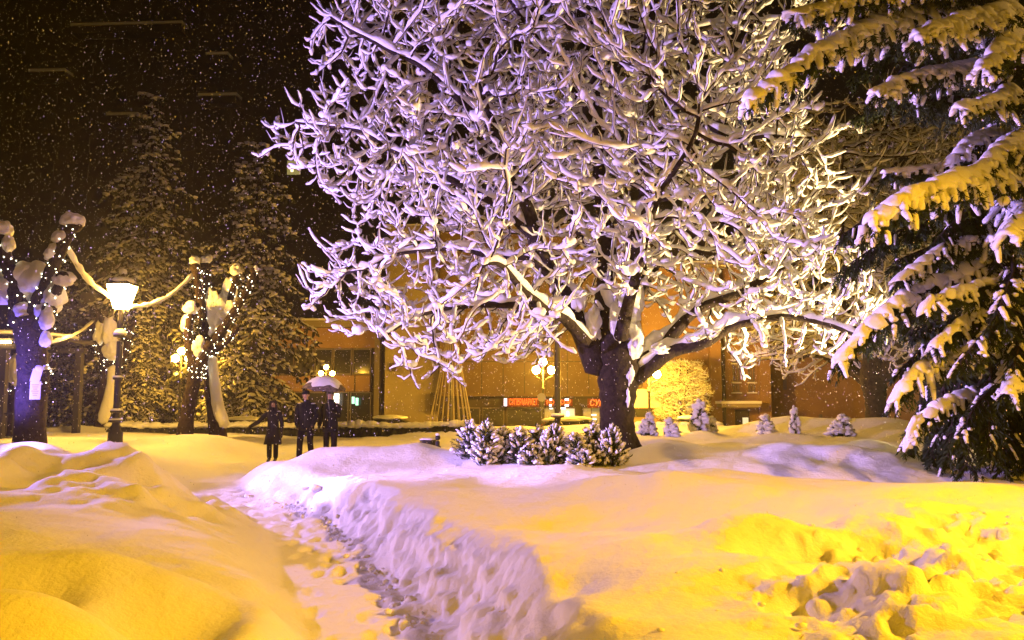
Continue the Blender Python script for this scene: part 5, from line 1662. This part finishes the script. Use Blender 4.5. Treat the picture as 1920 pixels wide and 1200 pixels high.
def person(label, loc, H, J, kind, rz=0.0):
    """J: joints in metres for a 1.75 m figure facing -y, x to the viewer's right"""
    t = thing('person', label, 'person', loc, rz, 'people walking in the snow')
    k = H / 1.75
    S = lambda p: tuple(np.array(p, float) * k)
    hx, hy = J['head']
    g = Graph()
    pel = g.add(S(J['pelvis']), 0.105 * k)
    sp = g.add(S(lerp(J['pelvis'], J['neck'], 0.35)), 0.095 * k, pel)
    ch = g.add(S(lerp(J['pelvis'], J['neck'], 0.75)), (0.11 * k, 0.09 * k), sp)
    nk = g.add(S(J['neck']), 0.06 * k, ch)
    n2 = g.add(S((J['neck'][0] + hx * .4, J['neck'][1] - .01 + hy * .4, 1.535)), 0.052 * k, nk)
    h1 = g.add(S((J['neck'][0] + hx, J['neck'][1] - 0.035 + hy, 1.585)), (0.058 * k, 0.068 * k), n2)
    h2 = g.add(S((J['neck'][0] + hx, J['neck'][1] - 0.025 + hy, 1.645)), (0.074 * k, 0.088 * k), h1)
    g.add(S((J['neck'][0] + hx, J['neck'][1] - 0.012 + hy, 1.705)), (0.066 * k, 0.080 * k), h2)
    for s, sd in (('l', -1), ('r', 1)):
        c = g.chain([(S((J['sh_' + s][0] * 0.88, J['sh_' + s][1], J['sh_' + s][2] - 0.04)), 0.040 * k), (S(lerp(J['sh_' + s], J['el_' + s], .5)), 0.040 * k), (S(J['el_' + s]), 0.038 * k), (S(lerp(J['el_' + s], J['wr_' + s], .5)), 0.034 * k), (S(J['wr_' + s]), 0.025 * k)], ch)
        hand(g, S(J['wr_' + s]), S(J['el_' + s]), c, sd)
        g.chain([(S(J['hip_' + s]), 0.085 * k), (S(lerp(J['hip_' + s], J['kn_' + s], .5)), 0.072 * k), (S(J['kn_' + s]), 0.052 * k), (S(lerp(J['kn_' + s], J['an_' + s], .4)), 0.050 * k), (S(J['an_' + s]), 0.035 * k)], pel)
    skin('body', g.v, g.e, g.r, M['skin'], t, 2)
    for s, sd in (('l', -1), ('r', 1)):
        gg = Graph(); w0 = gg.add(S(lerp(J['el_' + s], J['wr_' + s], 0.86)), 0.040 * k); w1 = gg.add(S(J['wr_' + s]), 0.034 * k, w0)
        hand(gg, S(J['wr_' + s]), S(J['el_' + s]), w1, sd)
        skin('glove', gg.v, gg.e, [tuple(np.array(r if isinstance(r, tuple) else (r, r)) * 1.22) for r in gg.r], M['shoe'], t, 1)
    # face
    fc = np.array(S((J['neck'][0] + hx, J['neck'][1] - 0.025 + hy, 1.645)))
    for sx in (-1, 1):
        b = MB(); b.blob(fc + np.array([sx * 0.030, -0.083, 0.012]) * k, (0.012 * k, 0.008 * k, 0.007 * k), 2, 0, 0); b.build('eye', M['eye'], t)
        b = MB(); b.blob(fc + np.array([sx * 0.077, 0.0, 0.0]) * k, (0.010 * k, 0.022 * k, 0.030 * k), 2, 0, 0.05); b.build('ear', M['skin'], t)
    b = MB(); b.blob(fc + np.array([0, -0.093, -0.012]) * k, (0.012 * k, 0.018 * k, 0.022 * k), 2, 0, 0); b.build('nose', M['skin'], t)
    b = MB(); b.blob(fc + np.array([0, -0.080, -0.052]) * k, (0.022 * k, 0.009 * k, 0.007 * k), 2, 0, 0); b.build('mouth', M['lip'], t)
    # trousers, boots
    g = Graph(); pel = g.add(S(J['pelvis']), (0.10 * k, 0.085 * k))
    for s in 'lr':
        g.chain([(S(J['hip_' + s]), 0.080 * k), (S(lerp(J['hip_' + s], J['kn_' + s], .5)), 0.094 * k), (S(J['kn_' + s]), 0.080 * k), (S(lerp(J['kn_' + s], J['an_' + s], .5)), 0.078 * k), (S(lerp(J['kn_' + s], J['an_' + s], 1.05)), 0.072 * k)], pel)
    skin('trousers', g.v, g.e, g.r, M['denim'], t)
    for s in 'lr':
        a = np.array(S(J['an_' + s])); gg = Graph()
        gg.chain([(a + np.array([0, 0.0, 0.06]) * k, 0.055 * k), (a + np.array([0, 0.01, -0.03]) * k, 0.055 * k), (a + np.array([0, -0.08, -0.055]) * k, 0.046 * k), (a + np.array([0, -0.17, -0.06]) * k, 0.038 * k)], None)
        skin('boot', gg.v, gg.e, gg.r, M['shoe'], t)
    # coat or jacket with sleeves
    cl = M['navy'] if kind == 'woman' else M['black']
    w = 0.86 if kind == 'woman' else 1.0
    px, py, pz = J['pelvis']; nx_, ny_, nz_ = J['neck']
    zb, wb = (0.50, 0.255) if kind == 'woman' else (0.74, 0.195)
    sw_ = 0.90 if kind == 'woman' else 1.0

    def ring(rx, ry, z, u, dx=0.0):
        cx0, cy0 = px + (nx_ - px) * u + dx, py + (ny_ - py) * u
        return [(k * (cx0 + rx * math.cos(a) * (1 + 0.035 * math.sin(5 * a + 9 * z))), k * (cy0 + ry * math.sin(a) * (1 + 0.05 * math.sin(4 * a + 7 * z))), k * (z + 0.008 * math.sin(3 * a))) for a in np.linspace(0, 6.283, 22, endpoint=False)]
    hemw = wb
    secs = [ring(hemw * 0.9, hemw * 0.66, zb + 0.012, 0), ring(hemw, hemw * 0.74, zb, 0), ring((hemw + 0.185 * sw_) / 2 + 0.01, 0.150, (zb + pz) / 2 + 0.02, 0), ring(0.188 * sw_, 0.140, pz + 0.02, 0), ring(0.168 * sw_, 0.130, 1.10, 0.3),
            ring(0.185 * sw_, 0.140, 1.22, 0.6), ring(0.208 * sw_, 0.142, 1.32, 0.75), ring(0.212 * sw_, 0.125, 1.39, 0.9), ring(0.180 * sw_, 0.105, 1.435, 1), ring(0.115 * sw_, 0.090, 1.465, 1), ring(0.085, 0.080, 1.485, 1), ring(0.084, 0.08, 1.54, 1), ring(0.072, 0.068, 1.535, 1)]
    b = MB(); kk = 22
    v = np.array(secs).reshape(-1, 3)
    b.add(v, [(i * kk + j, i * kk + (j + 1) % kk, (i + 1) * kk + (j + 1) % kk, (i + 1) * kk + j) for i in range(len(secs) - 1) for j in range(kk)])
    for s in 'lr':
        sx = 1 if J['sh_' + s][0] > 0 else -1
        pts = [S((J['sh_' + s][0] * 0.60, J['sh_' + s][1], J['sh_' + s][2] - 0.085)), S((J['sh_' + s][0] * 0.98, J['sh_' + s][1], J['sh_' + s][2] - 0.045)), S(lerp(J['sh_' + s], J['el_' + s], .35)), S(lerp(J['sh_' + s], J['el_' + s], .75)), S(J['el_' + s]), S(lerp(J['el_' + s], J['wr_' + s], .4)), S(lerp(J['el_' + s], J['wr_' + s], .75)), S(lerp(J['el_' + s], J['wr_' + s], 1.0))]
        sp_ = smooth_path(pts, 3); rr_ = np.interp(np.linspace(0, 1, len(sp_)), np.linspace(0, 1, 8), np.array([0.062, 0.082, 0.080, 0.070, 0.068, 0.064, 0.056, 0.052]) * k * sw_)
        b.tube(sp_, rr_ * (1 + 0.05 * np.sin(np.arange(len(sp_)) * 2.2)), 12)
    b.build('coat' if kind == 'woman' else 'jacket', cl, t)
    b = MB(); b.tube([S((px + .005, py - 0.150, pz - 0.05)), S((px + .004, py - 0.140, pz + 0.14)), S((px, py - 0.148, pz + 0.36)), S((J['neck'][0], J['neck'][1] - 0.120, 1.41))], 0.006 * k, 5); b.build('zip', M['iron'], t)
    # snow caught on the shoulders
    b = MB()
    for s in 'lr':
        q = np.array(S((J['sh_' + s][0] * 0.80, J['sh_' + s][1], J['sh_' + s][2] + 0.028)))
        b.heap(q, (0.065 * k, 0.07 * k, 0.016 * k), J['sh_' + s][0] * 50 + k * 9, 0.3, 3)
    b.build('shoulder_snow', M['tree_snow'], t)
    # hair or cap
    if kind == 'woman':
        b = MB(); b.blob(fc + np.array([0, 0.022, 0.040]) * k, (0.090 * k, 0.094 * k, 0.078 * k), 3, 0, 0.05)
        b.blob(fc + np.array([0, 0.075, -0.10]) * k, (0.095 * k, 0.055 * k, 0.19 * k), 3, 0, 0.06)
        for sx in (-1, 1):
            b.tube(smooth_path([fc + np.array(q) * k for q in ((sx * 0.045, -0.045, 0.085), (sx * 0.083, -0.030, 0.03), (sx * 0.092, -0.012, -0.06), (sx * 0.100, -0.020, -0.15), (sx * 0.085, -0.055, -0.24))], 3), np.array([0.02, 0.03, 0.034, 0.036, 0.036, 0.038, 0.038, 0.040, 0.038, 0.036, 0.03, 0.022, 0.012]) * k, 9)
        b.build('hair', M['hair'], t)
    elif kind == 'cap':
        b = MB(); b.lathe([(0.090 * k, 0.0), (0.096 * k, 0.012), (0.096 * k, 0.045), (0.090 * k, 0.05), (0.088 * k, 0.065), (0.070 * k, 0.092), (0.035 * k, 0.106), (0.0, 0.11)], fc + np.array([0, 0.004, 0.022]) * k, 18)
        b.build('knit_cap', M['black'], t)
    else:
        b = MB(); b.blob(fc + np.array([0, 0.022, 0.045]) * k, (0.086 * k, 0.090 * k, 0.072 * k), 3, 0, 0.05); b.build('hair', M['hair'], t)
    return t


def walk_joints(sw=0.12, **kw):
    J = dict(pelvis=(0, 0, 0.93), neck=(0, -0.01, 1.475), head=(0, 0), sh_l=(-0.185, 0, 1.41), sh_r=(0.185, 0, 1.41), el_l=(-0.245, 0.03, 1.13), el_r=(0.245, 0.03, 1.13),
             wr_l=(-0.24, -0.09, 0.90), wr_r=(0.24, -0.07, 0.90), hip_l=(-0.095, 0, 0.88), hip_r=(0.095, 0, 0.88), kn_l=(-0.11, -sw * 0.9, 0.49), kn_r=(0.105, sw * 0.1, 0.48),
             an_l=(-0.11, -sw, 0.095), an_r=(0.10, sw * 1.4, 0.11))
    J.update(kw)
    return J


Yw = 20.2
def stand(px, Yw_):
    x = X(px, Yw_)
    return (x, Yw_, gz(x, Yw_) - 0.01)


p = stand(516, 20.2)
person('woman in a dark knee length coat with long dark hair, one arm held out', p, Z(750, 20.2) - p[2], walk_joints(0.05, head=(0.0, 0), sh_l=(-0.165, 0, 1.40), sh_r=(0.165, 0, 1.40), el_l=(-0.42, -0.02, 1.13), wr_l=(-0.655, -0.05, 0.99), el_r=(0.235, 0.02, 1.12), wr_r=(0.26, -0.03, 0.86), an_l=(-0.085, -0.02, 0.095), kn_l=(-0.09, -0.03, 0.49), kn_r=(0.085, 0, 0.48), an_r=(0.08, 0.04, 0.1)), 'woman')
p = stand(577, 20.2)
person('man in a dark jacket and knit cap walking in the middle', p, Z(733, 20.2) - p[2], walk_joints(0.16, head=(-0.01, -0.02), wr_l=(-0.19, -0.15, 0.93), wr_r=(0.20, -0.15, 0.93)), 'cap')
p = stand(622, 20.6)
pm = p
person('man in a dark jacket half hidden under the umbrella he holds', p, Z(733, 20.6) - p[2], walk_joints(-0.10, head=(0.0, 0), el_r=(0.20, -0.02, 1.15), wr_r=(0.06, -0.22, 1.22), wr_l=(-0.26, -0.06, 0.90)), 'hair')

# umbrella
ku = (Z(733, 20.6) - pm[2]) / 1.75
hx, hy, hz = pm[0] + 0.045 * ku, pm[1] - 0.30 * ku, pm[2] + 1.25 * ku
t = thing('umbrella', 'open dark patterned umbrella dusted with snow above the two men', 'umbrella', (hx, hy, hz))
tip = Vector(A_(610, 709, 20.3)) - Vector((hx, hy, hz))
sh = MB(); sh.tube([(0, 0, -0.12), (0, 0, 0), tip], 0.008, 6); sh.build('shaft', M['steel'], t)
gr = MB(); gr.tube(smooth_path([(0, 0, 0.04), (0, 0, -0.10), (0.0, -0.02, -0.15), (0.02, -0.05, -0.14)], 4), 0.014, 7); gr.build('handle', M['shoe'], t)
um = mat('patterned umbrella cloth', (0.10, 0.075, 0.065), 0.7, 0.3, vary=(14, 0.35, 2.2))
q = Vector((0.10, -0.16, 1)).normalized().to_track_quat('Z', 'Y').to_matrix()
Ru, hu = 0.56, 0.27
for s in range(8):
    b = MB(); v, f = [], []
    na, nr = 6, 7
    for i in range(nr + 1):
        rr = i / nr
        for j in range(na + 1):
            fr = j / na
            a = (s + fr) * math.pi / 4
            r = Ru * rr * (1 - 0.05 * math.sin(fr * math.pi) * rr); z = -hu * rr ** 1.9 - 0.02 * 0
            z += 0.03 * math.sin(fr * math.pi) * rr
            v.append(q @ Vector((r * math.cos(a), r * math.sin(a), z)) + tip)
    for i in range(nr):
        for j in range(na):
            a0 = i * (na + 1) + j
            f.append((a0, a0 + 1, a0 + na + 2, a0 + na + 1))
    b.add(v, f); b.build('canopy_panel', um, t)
    a = s * math.pi / 4
    rb = MB(); rb.tube([q @ Vector((Ru * k_ * math.cos(a), Ru * k_ * math.sin(a), -hu * k_ ** 1.9 - 0.012)) + tip for k_ in (0.05, 0.35, 0.7, 1.02)], 0.004, 4); rb.build('rib', M['steel'], t)
b = MB()
v, f = [], []
for i in range(9):
    rr = 0.78 * i / 8
    for j in range(32):
        a = j * 6.283 / 32
        r = Ru * rr * (1 + 0.10 * math.sin(5 * a + 1) + 0.06 * math.sin(9 * a))
        rq = r / Ru
        v.append(q @ Vector((r * math.cos(a), r * math.sin(a), -hu * rq ** 1.9 + 0.035 * (1 - (i / 8) ** 4) + 0.028)) + tip)
for i in range(8):
    for j in range(32):
        f.append((i * 32 + j, i * 32 + (j + 1) % 32, (i + 1) * 32 + (j + 1) % 32, (i + 1) * 32 + j))
b.add(v, f); b.build('snow_cover', M['tree_snow'], t)

# ------------------------------------------------------------------ trees behind, lit by the street
def back_tree(px, Yt, s, rz, label):
    x = X(px, Yt)
    c = copy_tree(big_tree)
    c.name = 'snow_covered_tree'
    c.location = (x, Yt, gz(x, Yt) - 0.1); c.rotation_euler = (0, 0, rz); c.scale = (s, s, s); c['label'] = label
    return c


back_tree(1640, 27.5, 0.95, 2.2, 'dim brownish snowy tree standing behind, between the big tree and the large spruce')
back_tree(1278, 47.0, 0.36, 1.0, 'small bare tree glowing yellow beside the right globe lamp')

# ------------------------------------------------------------------ clods along the shovelled wall and over the broken snow
rd = random.Random(5)
cb = MB()
for k in range(260):
    s = rd.uniform(3.6, 13.6)
    i = int(np.searchsorted(PATH[:, 1], s)) - 1
    (ax, ay), (bx_, by_) = PATH[i], PATH[i + 1]
    tt = (s - ay) / (by_ - ay)
    d = Vector((bx_ - ax, by_ - ay, 0)).normalized(); nrm = Vector((d.y, -d.x, 0))
    o = rd.gauss(0.36, 0.07)
    c = Vector((ax + (bx_ - ax) * tt, ay + (by_ - ay) * tt, 0)) + nrm * o
    r = min(0.06, 0.008 + abs(rd.gauss(0, 0.013)))
    cb.blob((c.x, c.y, gz(c.x, c.y) + r * 0.25), (r * rd.uniform(.8, 1.4), r * rd.uniform(.8, 1.3), r * rd.uniform(.6, 1)), 2 if r > 0.04 else 1, 0, 0.3, None, rd)
for k in range(110):
    x, y = rd.uniform(0.6, 4.6), rd.uniform(3.0, 7.2)
    if vn(np.array([x * 0.8 + 5]), np.array([y * 0.9]), 67)[0] < 0.5 and rd.random() < 0.75:
        continue
    r = min(0.08, 0.010 + abs(rd.gauss(0, 0.016)))
    cb.blob((x, y, gz(x, y) + r * 0.1), (r * rd.uniform(.8, 1.5), r * rd.uniform(.8, 1.3), r * rd.uniform(.5, .9)), 2 if r > 0.04 else 1, 0, 0.25, None, rd)
tag(cb.build('snow_clods', M['snow'], None), kind='stuff')
for px, py, Yk, r, lab in ((596, 905, 12.6, (0.09, 0.07, 0.06), 'small loose snow chunk lying on the rim of the path wall'),):
    c = at(px, py, Yk); b = MB(); b.blob((0, 0, 0), r, 3, 0, 0.35, None, rd)
    b.blob((-0.2, 0.05, -0.02), (0.07, 0.05, 0.03), 2, 0, 0.3, None, rd)
    o = b.build('snow_chunk', M['snow']); o.location = (c.x, c.y, gz(c.x, c.y) + 0.03); tag(o, lab, 'snow chunk')

# ------------------------------------------------------------------ falling snow
nf = 46000
rg = np.random.default_rng(9)
yy = 4.5 + 40 * rg.random(nf) ** 0.9
xx = rg.uniform(-1, 1, nf) * (yy * 0.72 + 1.5)
zz = rg.uniform(0.2, 1, nf) * 0 + rg.uniform(0, 1, nf) * (yy * 0.55 + 2.0)
rr = rg.uniform(0.0020, 0.0052, nf) * np.clip(0.45 + yy / 12, 0.6, 2.4)
keep = zz > 0.6
xx, yy, zz, rr = xx[keep], yy[keep], zz[keep], rr[keep]
nf = len(xx)
tet = np.array([(1, 1, 1), (1, -1, -1), (-1, 1, -1), (-1, -1, 1)]) / 1.732
rot = rg.normal(0, 1, (nf, 3, 3)); qv, _ = np.linalg.qr(rot)
v = np.einsum('kj,nij->nki', tet, qv) * rr[:, None, None]
v = v + v[:, :, 2:3] * np.array([-0.35, 0, 1.1])
v = v + np.stack([xx, yy, zz], -1)[:, None, :]
fb = MB()
f = np.array([(0, 1, 2), (0, 3, 1), (0, 2, 3), (1, 3, 2)])
fb.add(v.reshape(-1, 3), None, (np.arange(nf)[:, None, None] * 4 + f[None]).reshape(-1, 3))
tag(fb.build('falling_snow', M['far_snow']), kind='stuff')

# ------------------------------------------------------------------ the snowy air
hb = MB(); hb.box((0, 95, 29.5), (380, 340, 69))
hz_ = bpy.data.materials.new('snowy air'); hz_.use_nodes = True
nt = hz_.node_tree
nt.nodes.remove(nt.nodes['Principled BSDF'])
pv = nt.nodes.new('ShaderNodeVolumePrincipled')
pv.inputs['Color'].default_value = (0.85, 0.83, 0.85, 1)
pv.inputs['Density'].default_value = 0.0010
pv.inputs['Anisotropy'].default_value = 0.7
nt.links.new(pv.outputs['Volume'], nt.nodes['Material Output'].inputs['Volume'])
tag(hb.build('haze', hz_, None, False), kind='stuff')
